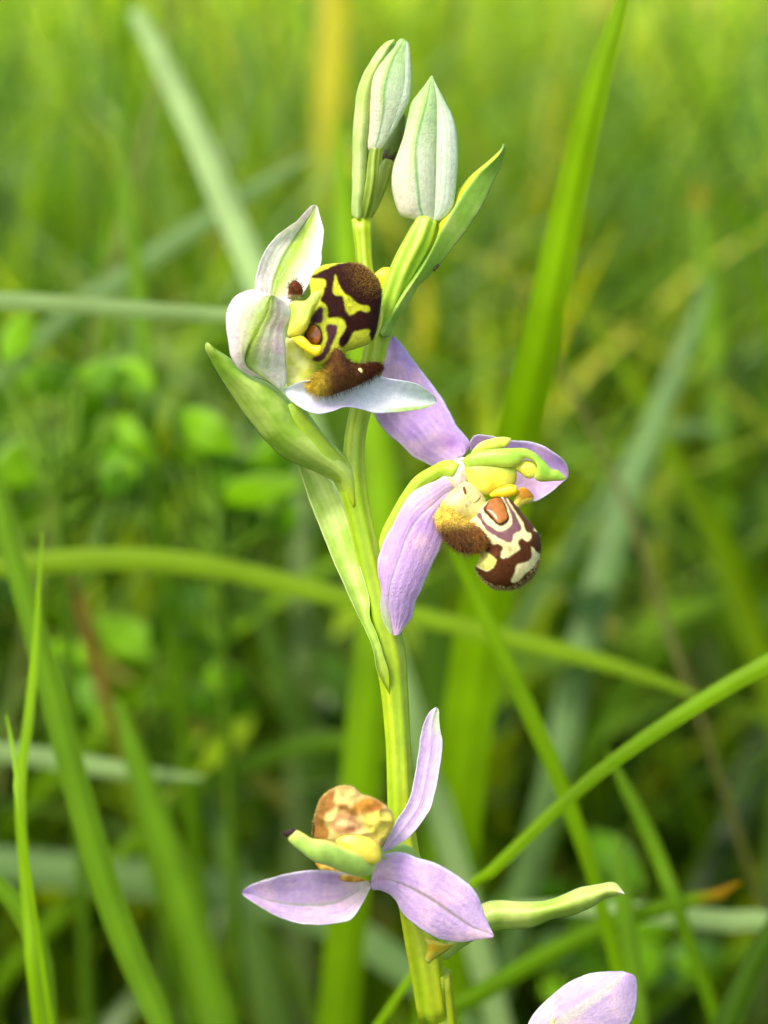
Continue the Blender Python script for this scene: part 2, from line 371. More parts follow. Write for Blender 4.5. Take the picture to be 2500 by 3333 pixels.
ribbon('bract', np.vstack([A([(1235, 990), (1205, 960), (1222, 905), (1262, 830), (1342, 700), (1450, 560), (1540, 440)]), B([(905, 1625), (915, 1540), (1020, 1440), (1040, 1340), (1085, 1265), (1160, 1180), (1280, 1080), (1385, 985), (1415, 928),
                   (1436, 968), (1410, 1080), (1340, 1230), (1260, 1400), (1180, 1530), (1090, 1660), (980, 1800), (870, 1930), (750, 2050)]), A([(1450, 700), (1370, 820), (1312, 930), (1298, 985)])]), 15,
       [(0, .4), (.3, -.2), (.6, -.6), (1, .8)],
       lambda t, s, x, y: mixc(leafcol(7, a=sr(150, 196, 70), b=sr(186, 214, 104), nerve=6)(t, s, x, y), sr(200, 212, 40), (1 - sstep(.46, .5, s)) * sstep(.42, .5, t) * (1 - sstep(.95, .98, t))),
       M_GREEN, ROOT, fold=1.1, th=.28, nt=70, mid=np.vstack([A([(1250, 985), (1300, 850), (1400, 685), (1500, 530)]), B([(912, 1640), (1000, 1485), (1100, 1325), (1235, 1150), (1372, 1005), (1415, 928)])]))
# bract clasping the top bud
ribbon('bract', B([(280, 1530), (228, 1490), (228, 1300), (230, 1100), (235, 850), (245, 700), (265, 530), (300, 420), (360, 310), (430, 200), (500, 135), (565, 112), (560, 160), (520, 260), (460, 360), (420, 480), (400, 620), (380, 800), (358, 950),
                   (362, 1100), (358, 1250), (340, 1400), (330, 1500)]), 11,
       [(0, 1.6), (.2, .2), (.6, -.6), (1, 0)], leafcol(9, a=sr(176, 204, 100), b=sr(202, 222, 138), nerve=4), M_GREEN, ROOT, cup=1.2, th=.5, nt=60)
ribbon('bract', E([(375, 600), (440, 470), (520, 370), (620, 312), (700, 296), (800, 303), (900, 303), (990, 290), (1060, 260), (1140, 230), (1240, 210), (1330, 202), (1386, 266),
                   (1340, 275), (1280, 292), (1200, 340), (1100, 380), (1000, 402), (900, 440), (800, 456), (700, 462), (600, 500), (500, 560), (420, 620)]), 12,
       [(0, .5), (.3, 1.4), (.6, .6), (1, -1.5)], lambda t, s, x, y: mixc(leafcol(11, a=sr(172, 204, 80), b=sr(206, 224, 120), nerve=4)(t, s, x, y), sr(246, 240, 226), sstep(.95, .99, t)), M_GREEN, ROOT, cup=1.4, th=.45, nt=60, wave=.2)
ribbon('bract', E([(330, 640), (295, 622), (312, 560), (300, 500), (360, 515), (425, 538), (470, 528), (420, 575), (380, 600)]), 6,
       [(0, -1.6), (1, -2.4)], plain(sr(190, 200, 80), sr(214, 190, 40), 3, 20), M_GREEN, ROOT, cup=.5, th=.3, nt=20, ns=10)

# -- buds ----------------------------------------------------------------
def budcol(seed, left=None):
    def f(t, s, x, y):
        c = mixc(np.broadcast_to(sr(228, 238, 208), x.shape + (3,)), sr(242, 234, 208), 1 - sstep(.28, .5, s))
        c = mixc(c, sr(168, 212, 120), .8 * sstep(.3, .95, t))
        str_ = (.5 + .5 * np.cos((s - .5) * 52)) ** 4
        c = mixc(c, sr(168, 200, 146), .28 * str_ * (.3 + fbm(x / 30, y / 90, seed)))
        c = mixc(c, sr(120, 176, 96), .9 * (1 - sstep(.012, .06, np.abs(s - .5))))
        return mixc(c, sr(190, 212, 96), .75 * np.exp(-((s - .41) / .05) ** 2) * sstep(.2, .5, t))
    return f
bud2 = tube('bud', [(1246, 1075, .6), (1268, 990, .2), (1310, 880, -.3), (1362, 780, -.6), (1390, 712, -.5)], [.7, .95, 1.15, 1.2, 1.0], ovcol(sr(150, 190, 40), sr(178, 206, 70)), M_STEM, ROOT, nseg=36, n=40, ridge=.10, nridge=6, twist=.4)
bud2['label'] = 'larger plump bud with cream and bluish white sepals'
ribbon('sepal', B([(810, 1548), (700, 1522), (620, 1500), (578, 1430), (545, 1300), (540, 1200), (555, 1100), (590, 1000), (630, 880), (660, 750), (690, 620), (722, 570), (800, 470), (850, 398),
                   (866, 410), (885, 470), (905, 560), (915, 700), (905, 850), (895, 1000), (890, 1250), (885, 1400), (875, 1540)]), 13,
       [(0, -.5), (1, -.4)], budcol(2), M_SEPAL, bud2, rnd=(.78, .8), mid=B([(775, 1535), (750, 1300), (728, 1000), (760, 800), (815, 600), (850, 400)]), nt=60, ns=36)
ribbon('sepal', B([(850, 1548), (868, 1500), (880, 1300), (888, 1000), (892, 800), (890, 650), (880, 540), (866, 440), (858, 400), (892, 470), (960, 600), (1020, 720), (1050, 850), (1060, 1050), (1050, 1200), (1030, 1400), (1000, 1470), (935, 1525)]), 8,
       [(0, -.75), (.5, -1.15), (1, -.5)], lambda t, s, x, y: mixc(mixc(np.broadcast_to(sr(226, 236, 216), x.shape + (3,)), sr(170, 204, 150), .55 * (.5 + .5 * np.cos(s * 26)) ** 3), sr(178, 212, 140), .6 * sstep(.6, 1, t)), M_SEPAL, bud2, rnd=(.75, 1.0), nt=50, ns=20)
ribbon('sepal', B([(720, 1520), (640, 1300), (640, 1000), (720, 700), (850, 420), (960, 700), (1030, 1000), (1000, 1300), (900, 1520)]), 4, [(0, 1.2), (1, 0)], budcol(4), M_SEPAL, bud2, rnd=(.4, .8), nt=40, ns=20)

bud1 = tube('bud', [(1178, 715, 2.0), (1193, 660, 1.2), (1208, 590, .6), (1214, 530, .4), (1222, 480, .2)], [.45, .6, .62, .58, .55], ovcol(sr(112, 140, 34), sr(160, 180, 70)), M_STEM, ROOT, nseg=24, n=30, ridge=.1, nridge=6, twist=.4)
bud1['label'] = 'narrower topmost bud pressed against its clasping green bract'
ribbon('sepal', B([(405, 1012), (352, 962), (360, 800), (366, 600), (378, 430), (420, 330), (500, 230), (560, 155), (612, 110), (640, 113), (668, 150), (680, 250), (690, 350), (685, 500), (668, 600), (600, 740), (540, 850), (470, 960)]), 9,
       [(0, .2), (.5, .0), (1, .6)], budcol(6), M_SEPAL, bud1, rnd=(.72, .8), mid=B([(410, 1005), (470, 720), (488, 480), (555, 260), (635, 115)]), nt=60, ns=36)
ribbon('sepal', B([(440, 990), (470, 850), (520, 650), (560, 450), (590, 280), (640, 125), (678, 160), (694, 350), (690, 500), (672, 610), (604, 745), (545, 850)]), 5,
       [(0, .1), (.5, -.45), (1, .5)], lambda t, s, x, y: mixc(np.broadcast_to(sr(222, 234, 208), x.shape + (3,)), sr(166, 204, 140), .5 * (.5 + .5 * np.cos(s * 22)) ** 3 + .3 * sstep(.6, 1, t)), M_SEPAL, bud1, rnd=(.6, .8), nt=46, ns=18)
tipb = tube('bud', [(1186, 712, 2.4), (1215, 670, 2.8), (1240, 600, 3.0), (1258, 545, 3.0), (1265, 520, 3.0)], [.55, .5, .62, .6, .4], ovcol(sr(176, 194, 70), sr(150, 170, 60)), M_STEM, ROOT, nseg=18, n=26, ridge=.05)
tipb['label'] = 'tiny unopened bud with browned base behind the topmost bud'
ribbon('sepal', B([(505, 1140), (468, 1060), (485, 960), (540, 860), (590, 760), (625, 700), (650, 720), (640, 860), (600, 960), (560, 1060)]), 5, 3.4,
       lambda t, s, x, y: mixc(np.broadcast_to(sr(128, 150, 60), x.shape + (3,)), sr(92, 70, 56), 1 - sstep(.3, .45, t + .15 * vnoise(x / 8, y / 8))), M_GREEN, tipb, rnd=(.8, .8), nt=30, ns=14)

# -- flower 1 (upper, facing half right) ---------------------------------
fl1 = tube('flower', list(zip(*G([(980, 1040), (930, 985), (860, 905), (770, 810), (680, 690), (600, 570), (570, 500)]).T, [.2, -.4, -1.0, -1.8, -2.4, -3.0, -3.2])), [.7, .9, 1.0, 1.1, 1.1, 1.0, .7], ovcol(sr(168, 196, 40), sr(150, 184, 44)), M_STEM, ROOT, nseg=30, n=46, ridge=.06, twist=1.2)
fl1['label'] = 'flower with white green-veined sepals and a dark maroon and yellow lip'
ribbon('sepal', A([(470, 790), (400, 730), (372, 660), (385, 560), (420, 450), (480, 350), (560, 270), (650, 210), (705, 150), (750, 104), (777, 94), (797, 112), (815, 180), (834, 250), (838, 300), (826, 400), (822, 480), (800, 545), (750, 610), (710, 690), (640, 760), (560, 800)]), 10,
       [(0, -3.6), (.3, -2.4), (.7, -1.2), (1, -1.6)], whitesep(2, gw=.17, gside=1.0, pink=.55), M_SEPAL, fl1, cup=-1.2, th=.28, mid=A([(480, 720), (500, 600), (560, 450), (640, 320), (720, 200), (775, 100)]), nt=60, ns=30, wave=.15, vein=.04, veins=7)
ribbon('sepal', A([(545, 1352), (500, 1310), (440, 1277), (350, 1250), (280, 1215), (230, 1160), (205, 1100), (190, 1000), (175, 920), (180, 820), (215, 740), (280, 690), (360, 668), (430, 690), (495, 706),
                   (540, 730), (592, 770), (616, 822), (600, 872), (568, 940), (570, 1000), (580, 1100), (586, 1200), (580, 1300)]), 14,
       [(0, -5.0), (.35, -7.6), (.75, -8.4), (1, -9.2)], whitesep(7, gw=.2, pink=.7, line=sr(128, 160, 40)), M_SEPAL, fl1, cup=.9, th=.28, mid=A([(330, 1240), (285, 1190), (330, 1060), (400, 930), (455, 820), (492, 712)]), nt=60, ns=32, vein=.05, veins=7)
ribbon('sepal', A([(560, 1345), (610, 1320), (680, 1290), (760, 1280), (850, 1290), (950, 1290), (1080, 1262), (1180, 1244), (1250, 1260), (1350, 1280), (1420, 1290), (1480, 1310), (1540, 1350), (1588, 1390), (1602, 1424),
                   (1570, 1450), (1500, 1475), (1400, 1490), (1300, 1500), (1180, 1501), (1090, 1479), (1010, 1460), (950, 1470), (880, 1495), (800, 1509), (730, 1490), (660, 1452), (600, 1402)]), 14,
       [(0, -4.4), (.3, -5.2), (.7, -4.6), (1, -3.6)], lambda t, s, x, y: mixc(mixc(mixc(np.broadcast_to(sr(236, 240, 246), x.shape + (3,)), sr(214, 204, 240), .8 * sstep(.45, .7, fbm(x / 90, y / 45, 5))), sr(216, 232, 216), .8 * sstep(.72, .95, t)), sr(172, 204, 100), .9 * sstep(.80, .9, s) * sstep(.62, .78, t)),
       M_SEPAL, fl1, cup=-1.0, th=.45, nt=64, ns=26, wave=.3, wn=1.6)
ribbon('throat', A([(600, 1345), (570, 1240), (580, 1100), (580, 1000), (640, 960), (720, 1000), (790, 1100), (800, 1180), (770, 1280), (720, 1340)]), 4, -4.2, plain(sr(206, 212, 76), sr(224, 226, 140), 4, 30), M_WAX, fl1, rnd=(.45, .5), nt=30, ns=18)
cx1 = A([(980, 800)])[0]
lip1c = patches(sr(192, 198, 52), [
    (A([(750, 590), (850, 605), (830, 700), (815, 742), (850, 770), (866, 820), (866, 860), (940, 858), (987, 900), (980, 950), (945, 1000), (940, 1040), (965, 1060), (1010, 1020), (1035, 960), (1080, 945), (1150, 938), (1145, 970), (1160, 1018), (1185, 985), (1212, 900),
        (1222, 790), (1240, 740), (1235, 640), (1190, 570), (1100, 495), (960, 490), (860, 525), (790, 560)]), sr(44, 14, 8)),
    (A([(960, 515), (1100, 500), (1200, 570), (1235, 660), (1225, 735), (1130, 715), (1050, 640), (985, 560)]), sr(58, 30, 12)),
    (A([(915, 568), (945, 640), (975, 690), (1020, 720), (1060, 760), (1100, 775), (1146, 785), (1142, 820), (1080, 810), (1040, 830), (1010, 840), (985, 800), (975, 740), (960, 710), (910, 706), (898, 660), (908, 610)]), sr(192, 196, 44)),
    (A([(825, 785), (832, 830), (820, 892), (745, 888), (780, 820)]), sr(78, 48, 54)),
    (A([(868, 903), (925, 913), (928, 960), (900, 1025), (872, 1095), (820, 1155), (755, 1140), (795, 1110), (828, 1090), (862, 1000), (850, 930)]), sr(74, 42, 50)),
    (A([(735, 905), (790, 905), (825, 945), (832, 1000), (812, 1045), (760, 1040), (700, 1000)]), sr(52, 24, 12)),
], sr(206, 214, 60), seed=3)
lip1 = blob('lip', A([(820, 512), (900, 497), (1000, 488), (1080, 500), (1140, 538), (1190, 590), (1216, 650), (1228, 720), (1222, 790), (1208, 860), (1192, 950), (1165, 1018), (1110, 1050), (1040, 1072), (985, 1090), (955, 1130), (900, 1170), (840, 1180), (770, 1160), (710, 1100),
                      (690, 1000), (715, 920), (740, 870), (760, 780), (750, 690), (742, 610), (780, 548)]), cx1, -4.4, 2.0, 2.0, soften(lip1c, 4), M_LIP, fl1, na=260, nr=110, tilt=(.18, -.05), power=.65, pole=A([(1020, 740)])[0])
blob('speculum', A([(722, 960), (740, 915), (780, 910), (812, 945), (820, 990), (800, 1035), (760, 1035), (728, 1000)]), A([(770, 972)])[0], -6.55, .25, .5, plainb(sr(168, 104, 26), sr(130, 72, 14), 2, 20), M_GLOSS, fl1, na=40, nr=20, tilt=(-.35, 0))
ribbon('column', A([(600, 770), (640, 745), (715, 742), (765, 690), (818, 672), (815, 715), (790, 775), (760, 830), (742, 890), (715, 950), (650, 988), (588, 992), (600, 900), (620, 830)]), 4, [(0, -5.4), (.6, -7.2), (1, -7.8)],
       lambda t, s, x, y: mixc(mixc(np.broadcast_to(sr(214, 222, 96), x.shape + (3,)), sr(150, 206, 50), .9 * np.exp(-((s - .35) / .22) ** 2)), sr(228, 222, 84), .8 * sstep(.6, .9, s)), M_WAX, fl1, rnd=(.7, .7), nt=40, ns=20)
ribbon('anther_cap', A([(618, 992), (690, 984), (722, 1002), (760, 1040), (815, 1046), (826, 1072), (808, 1112), (770, 1116), (700, 1072), (650, 1032)]), 5, [(0, -7.4), (1, -8.2)], plain(sr(246, 214, 16), sr(240, 196, 10), 3, 25), M_WAX, fl1, rnd=(.8, .8), nt=28, ns=16)
def lobecol(x, y, z=None):
    c = mixc(np.broadcast_to(sr(92, 58, 24), np.shape(x) + (3,)), sr(196, 172, 50), sstep(1095, 1020, x) * sstep(1170, 1215, y))
    return mixc(c, sr(76, 34, 12), sstep(1150, 1220, x))
lobe1 = ribbon('side_lobe', A([(735, 1300), (780, 1250), (830, 1200), (870, 1140), (900, 1085), (918, 1062), (960, 1090), (990, 1138), (1050, 1165), (1130, 1166), (1190, 1158), (1226, 1188), (1215, 1222), (1150, 1272), (1050, 1322), (950, 1362), (850, 1387), (780, 1377), (738, 1340)]), 11,
       [(0, -5.6), (.5, -6.6), (1, -5.8)], lambda t, s, x, y: lobecol(x, y), M_LIP, fl1, rnd=(.7, .6), nt=50, ns=26)
blob('lip_fleck', A([(1070, 1205), (1088, 1200), (1100, 1218), (1098, 1232), (1082, 1225)]), A([(1086, 1216)])[0], -8.7, .15, .3, plainb(sr(236, 222, 150), sr(240, 230, 170)), M_LIP, fl1, na=16, nr=8)
tuft1 = blob('side_lobe', A([(598, 690), (605, 640), (635, 607), (670, 620), (696, 670), (680, 715), (620, 735), (590, 720)]), A([(645, 670)])[0], -4.6, 1.0, .8, lambda x, y, z: mixc(np.broadcast_to(sr(96, 46, 20), x.shape + (3,)), sr(226, 206, 170), sstep(955, 968, y)), M_LIP, fl1, na=50, nr=24)
blob('lip_margin', A([(1180, 570), (1205, 540), (1245, 518), (1312, 530), (1336, 585), (1312, 632), (1255, 665), (1225, 690), (1200, 640)]), A([(1260, 600)])[0], 1.0, .5, .5, plainb(sr(196, 204, 16), sr(206, 210, 26)), M_WAX, fl1, na=50, nr=22)
ribbon('lip_margin', A([(1195, 990), (1222, 930), (1238, 860), (1236, 800), (1222, 750), (1205, 800), (1200, 900)]), 4, -3.4, plain(sr(196, 212, 60), sr(206, 216, 90)), M_WAX, fl1, rnd=(.9, .9), nt=26, ns=10)
ribbon('lip_margin', A([(742, 612), (775, 545), (830, 505), (905, 492), (975, 488), (960, 505), (890, 522), (820, 552)]), 4, -4.2, plain(sr(206, 206, 26), sr(216, 212, 40)), M_WAX, fl1, rnd=(.9, .9), nt=26, ns=10)
hairs('hair', lobe1, 3200, .6, lambda x, y: lobecol(np.array(x), np.array(y)) * rng.choice([.4, .8, 1.5, 2.4]), fl1, lambda X, Y, n: (n < .25) * 1.0, lean=(-.15, -.7, 0), rad=.015, jitter=.28)
hairs('hair', lip1, 2600, .24, lambda x, y: mixc(sr(80, 46, 18), sr(214, 170, 74), np.clip(rng.uniform(0, 1) * 1.5 * sstep(120, 20, math.hypot(x - 1208, y - 888)), 0, 1)), fl1,
      lambda X, Y, n: sstep(105, 30, np.hypot(X - 1208, Y - 888)) * (n < .4), rad=.018)
hairs('hair', lip1, 2600, .14, None, fl1, lambda X, Y, n: (n < .1) * 1.0, lean=(.3, .1, 0), rad=.014)
hairs('hair', tuft1, 160, .5, lambda x, y: sr(96, 46, 22) * rng.uniform(.6, 1.6), fl1, lambda X, Y, n: (n < .4) * 1.0, lean=(-.2, .3, 0), rad=.022)

# -- flower 2 (right, in profile) -----------------------------------------
fl2 = tube('flower', list(zip(*C([(195, 1950), (175, 1800), (200, 1580), (240, 1432), (300, 1312), (372, 1190), (455, 1080), (560, 1012), (640, 985), (700, 1010)]).T, [-.2, .6, .6, .4, 0, -.4, -.8, -1.4, -2.0, -2.4])),
            [.5, .7, .85, .85, .85, .85, .85, .8, .9, .9], ovcol(sr(160, 198, 44), sr(178, 208, 60)), M_STEM, ROOT, nseg=30, n=60, ridge=.06, twist=1.0)
fl2['label'] = 'flower in profile with lilac sepals and a brown and cream patterned lip'
ribbon('sepal', C([(700, 900), (690, 950), (620, 1002), (560, 982), (480, 942), (400, 902), (320, 822), (240, 762), (180, 692), (135, 612), (118, 560), (145, 450), (180, 340), (215, 230), (245, 140), (263, 88), (292, 106), (340, 160), (390, 230), (450, 310), (530, 410), (600, 510), (645, 590),
                   (690, 680), (740, 742), (785, 806), (760, 870)]), 15, [(0, -2.2), (.3, -.6), (.7, 2.2), (1, 4.4)], lambda t, s, x, y: mixc(lilac(3)(t, s, x, y), sr(206, 120, 222), .55 * np.exp(-(((x - 1465) / 28) ** 2 + ((y - 1442) / 22) ** 2))), M_SEPAL, fl2, cup=1.3, th=.28, nt=70, ns=34, wave=.35, wn=1.1, vein=.04, veins=7)
ribbon('sepal', C([(720, 1120), (680, 1040), (620, 1028), (560, 1060), (480, 1092), (412, 1130), (362, 1182), (310, 1270), (270, 1350), (230, 1420), (195, 1490), (170, 1570), (160, 1640), (170, 1720), (185, 1800), (181, 1900), (190, 1970), (215, 2040), (250, 2090), (272, 2104),
                   (312, 2095), (345, 2050), (400, 1980), (420, 1880), (450, 1820), (490, 1730), (520, 1660), (562, 1570), (602, 1470), (600, 1400), (600, 1300), (620, 1230), (670, 1180)]), 19,
       [(0, -2.6), (.25, -4.2), (.7, -4.4), (1, -3.0)], lilac(6, midc=sr(232, 232, 226), midw=.03, base=.6, basecol=sr(226, 206, 226), tipgreen=.9, greenside=-1), M_SEPAL, fl2, cup=1.4, fold=-.55, th=.28, mid=C([(690, 1130), (560, 1210), (440, 1320), (360, 1450), (310, 1600), (255, 1760), (235, 1920), (262, 2098)]), nt=72, ns=36, wave=.2, wn=1.4, vein=.03, veins=9)
ribbon('sepal', C([(800, 900), (785, 830), (800, 772), (850, 752), (950, 765), (1060, 790), (1180, 800), (1280, 830), (1360, 880), (1420, 930), (1446, 990), (1446, 1042), (1400, 1080), (1330, 1140), (1270, 1180), (1215, 1207), (1150, 1170), (1050, 1100), (900, 1000)]), 11,
       [(0, -1.2), (.4, 1.4), (1, 2.2)], lilac(9, midc=sr(222, 206, 220), midw=.05), M_SEPAL, fl2, cup=-1.2, th=.28, nt=56, ns=28, wave=.1)
ribbon('petal', C([(790, 880), (812, 845), (862, 802), (950, 776), (1008, 768), (1062, 776), (1050, 812), (1010, 845), (900, 868), (830, 884)]), 5, [(0, -2.4), (1, -1.8)], plain(sr(214, 220, 90), sr(196, 208, 60), 2, 20), M_WAX, fl2, rnd=(.55, .55), nt=30, ns=14)
column2 = ribbon('column', C([(730, 930), (780, 885), (850, 864), (950, 850), (1060, 844), (1150, 845), (1222, 875), (1272, 920), (1310, 960), (1335, 988), (1372, 990), (1410, 1020), (1432, 1046),
                    (1408, 1062), (1340, 1066), (1272, 1071), (1232, 1060), (1216, 1035), (1238, 1000), (1232, 955), (1200, 925), (1150, 915), (1100, 962), (1050, 976), (960, 972), (860, 975), (780, 985)]), 12,
       [(0, -3.4), (.4, -4.2), (1, -3.4)], lambda t, s, x, y: mixc(np.broadcast_to(sr(158, 202, 62), x.shape + (3,)), sr(196, 216, 84), sstep(.5, .95, s)), M_WAX, fl2, rnd=(.7, .7), nt=70, ns=22)
blob('column_sac', C([(1082, 980), (1110, 945), (1150, 922), (1200, 928), (1236, 956), (1237, 1002), (1210, 1042), (1168, 1047), (1120, 1012)]), C([(1165, 985)])[0], -3.5, .6, .6, plainb(sr(228, 226, 100), sr(216, 216, 70), 3, 25), M_WAX, fl2, na=50, nr=24)
blob('column_sac', C([(760, 960), (860, 930), (960, 925), (1050, 945), (1096, 990), (1096, 1065), (1065, 1112), (1000, 1132), (920, 1158), (850, 1155), (800, 1110), (765, 1040)]), C([(935, 1040)])[0], -3.5, 1.0, 1.2,
     lambda x, y, z: mixc(mixc(np.broadcast_to(sr(218, 216, 84), x.shape + (3,)), sr(224, 212, 60), sstep(.35, .65, fbm(x / 40, y / 40, 3))), sr(178, 206, 70), sstep(1560, 1515, y)), M_WAX, fl2, na=60, nr=30)
ribbon('anther_cap', C([(915, 1155), (960, 1120), (1010, 1100), (1060, 1088), (1102, 1100), (1104, 1148), (1060, 1172), (985, 1180), (930, 1174)]), 4, [(0, -4.4), (1, -4.8)], plain(sr(236, 206, 30), sr(224, 190, 24), 2, 15), M_WAX, fl2, rnd=(.8, .8), nt=28, ns=16)
rec2 = blob('receptacle', C([(630, 985), (670, 930), (730, 905), (800, 930), (830, 1000), (815, 1080), (770, 1130), (700, 1140), (640, 1110), (610, 1050)]), C([(725, 1025)])[0], -2.0, 1.1, 1.0,
     lambda x, y, z: mixc(mixc(np.broadcast_to(sr(214, 220, 130), x.shape + (3,)), sr(222, 200, 200), sstep(.4, .65, fbm(x / 30, y / 30, 4))), sr(206, 214, 80), sstep(1505, 1535, x)), M_WAX, fl2, na=60, nr=30)
throat2 = blob('throat', C([(690, 1110), (760, 1070), (840, 1110), (890, 1190), (900, 1260), (880, 1330), (830, 1390), (740, 1400), (650, 1350), (595, 1280), (585, 1225), (630, 1165)]), C([(745, 1235)])[0], -3.6, 1.3, 1.0,
     lambda x, y, z: mixc(mixc(np.broadcast_to(sr(226, 220, 140), x.shape + (3,)), sr(206, 190, 66), sstep(1640, 1690, y + .3 * (1500 - x))), sr(206, 176, 150), .5 * sstep(.5, .7, fbm(x / 22, y / 22, 6))), M_WAX, fl2, na=70, nr=34)
blob('throat_spot', C([(738, 1104), (750, 1102), (758, 1128), (760, 1156), (748, 1150), (738, 1128)]), C([(749, 1130)])[0], -4.75, .15, .3, plainb(sr(150, 92, 66), sr(130, 76, 50)), M_LIP, fl2, na=20, nr=10)
for q in ([(800, 1275), (822, 1262), (845, 1235), (866, 1200)], [(812, 1212), (832, 1202), (850, 1180), (856, 1162)]):
    tube('throat_vein', [(x, y, -4.78 + .2 * k) for k, (x, y) in enumerate(C(q))], [.02, .06, .06, .03], lambda t, a: np.broadcast_to(sr(120, 72, 36), t.shape + (3,)), M_LIP, fl2, nseg=8, n=16)
hairs('hair', rec2, 400, .3, lambda x, y: sr(228, 226, 170) * rng.uniform(.7, 1.1), fl2, lambda X, Y, n: (n < .3) * 1.0, rad=.016)
DK = sr(82, 44, 16); PU = sr(116, 80, 84)
lip2c = patches(sr(224, 218, 156), [
    (C([(925, 1180), (985, 1170), (1022, 1220), (1048, 1290), (1044, 1335), (1000, 1364), (965, 1358), (925, 1320), (875, 1262), (890, 1225)]), sr(70, 34, 18)),
    (C([(830, 1290), (860, 1280), (880, 1330), (930, 1372), (985, 1402), (1030, 1390), (1068, 1350), (1062, 1290), (1030, 1220), (1005, 1170), (1022, 1170), (1060, 1240), (1092, 1290), (1128, 1370), (1126, 1402), (1082, 1424), (1062, 1478), (1010, 1465), (960, 1440), (900, 1400), (860, 1340)]), PU),
    (C([(1035, 1165), (1070, 1185), (1120, 1240), (1170, 1300), (1215, 1365), (1205, 1415), (1160, 1400), (1140, 1340), (1100, 1280), (1060, 1220)]), sr(84, 46, 22)),
    (C([(770, 1335), (820, 1368), (865, 1398), (900, 1450), (860, 1450), (795, 1395)]), DK),
    (C([(880, 1445), (930, 1490), (980, 1490), (1006, 1520), (990, 1570), (1020, 1587), (1070, 1560), (1122, 1520), (1108, 1480), (1130, 1453), (1170, 1472), (1195, 1450), (1200, 1408), (1245, 1410), (1275, 1480), (1268, 1545), (1240, 1545), (1200, 1508), (1204, 1570), (1182, 1602), (1140, 1618), (1100, 1630), (1085, 1680), (1060, 1742), (1100, 1748), (1160, 1692),
        (1222, 1638), (1250, 1600), (1240, 1720), (1150, 1785), (1080, 1800), (1000, 1806), (930, 1790), (870, 1750), (830, 1690), (812, 1635), (890, 1672), (942, 1650), (962, 1600), (930, 1566), (890, 1535), (862, 1490)]), DK),
    (C([(870, 1525), (905, 1550), (935, 1572), (962, 1602), (942, 1648), (890, 1668), (850, 1640), (835, 1600)]), sr(216, 212, 110)),
], sr(210, 206, 130), seed=5)
lip2 = blob('lip', C([(885, 1215), (940, 1178), (1000, 1165), (1060, 1190), (1105, 1240), (1145, 1290), (1190, 1340), (1226, 1390), (1250, 1430), (1262, 1500), (1256, 1570), (1240, 1640), (1212, 1700), (1150, 1760), (1080, 1790), (1000, 1796), (930, 1780), (880, 1740), (842, 1690), (822, 1650), (846, 1600), (856, 1540),
                      (850, 1480), (820, 1420), (785, 1370), (785, 1330), (820, 1300), (850, 1255)]), C([(1035, 1480)])[0], -4.4, 2.9, 2.6, soften(lip2c, 3.0), M_LIP, fl2, na=260, nr=110, tilt=(.05, -.1), power=.85, pole=C([(1050, 1520)])[0])
blob('speculum', C([(925, 1190), (985, 1180), (1012, 1220), (1036, 1290), (1034, 1322), (1000, 1350), (968, 1345), (930, 1300), (892, 1258), (902, 1228)]), C([(965, 1270)])[0], -6.45, .28, .6, plainb(sr(166, 102, 34), sr(140, 80, 24), 2, 25), M_GLOSS, fl2, na=50, nr=22, tilt=(0, -.6))
def lobe2col(x, y):
    c = mixc(np.broadcast_to(sr(100, 64, 30), np.shape(x) + (3,)), sr(214, 190, 84), sstep(1735, 1685, y)); return mixc(c, sr(170, 118, 50), .6 * sstep(1510, 1560, x))
lobe2 = ribbon('side_lobe', C([(585, 1300), (600, 1245), (640, 1240), (680, 1285), (740, 1335), (800, 1360), (850, 1400), (890, 1455), (884, 1500), (850, 1530), (790, 1550), (720, 1545), (660, 1505), (612, 1445), (582, 1380)]), 7, [(0, -4.8), (.5, -6.4), (1, -6.6)],
       lambda t, s, x, y: lobe2col(x, y), M_LIP, fl2, rnd=(.8, .7), nt=44, ns=26)
lobe2r = ribbon('side_lobe', C([(1075, 1230), (1085, 1180), (1110, 1120), (1150, 1108), (1192, 1135), (1217, 1172), (1205, 1200), (1150, 1228), (1100, 1255)]), 5, [(0, -4.4), (1, -3.6)],
       lambda t, s, x, y: mixc(np.broadcast_to(sr(216, 200, 70), x.shape + (3,)), sr(176, 112, 30), .9 * sstep(.28, .4, 1 - np.abs(2 * s - .7)) * sstep(.3, .5, t)), M_LIP, fl2, rnd=(.6, .6), nt=30, ns=18)
hairs('hair', throat2, 700, .35, lambda x, y: sr(232, 222, 140) * rng.uniform(.7, 1.15), fl2, lambda X, Y, n: (n < .4) * 1.0, lean=(-.2, -.2, 0), rad=.018)
hairs('hair', lobe2, 4200, .65, lambda x, y: lobe2col(np.array(x), np.array(y)) * rng.choice([.45, .9, 1.6, 2.4, 3.2]), fl2, lambda X, Y, n: (n < .35) * 1.0, lean=(.25, -.6, 0), rad=.015, jitter=.28)
hairs('hair', lip2, 1400, .26, lambda x, y: sr(206, 190, 120) * rng.uniform(.6, 1.2), fl2, lambda X, Y, n: inside(C([(815, 1640), (900, 1740), (1010, 1770), (1110, 1750), (1200, 1660), (1250, 1580), (1290, 1580), (1240, 1760), (1080, 1840), (900, 1820), (800, 1700)]), X, Y) * (n < .6), lean=(0, -.3, 0), rad=.022)
hairs('hair', lip2, 3000, .14, None, fl2, lambda X, Y, n: (n < .1) * (Y > C([(0, 1420)])[0][1]) * 1.0, lean=(.1, -.4, 0), rad=.014)
hairs('hair', lobe2r, 200, .25, lambda x, y: sr(236, 226, 170) * rng.uniform(.7, 1.1), fl2, lambda X, Y, n: (Y > C([(0, 1175)])[0][1]) * 1.0, rad=.013)
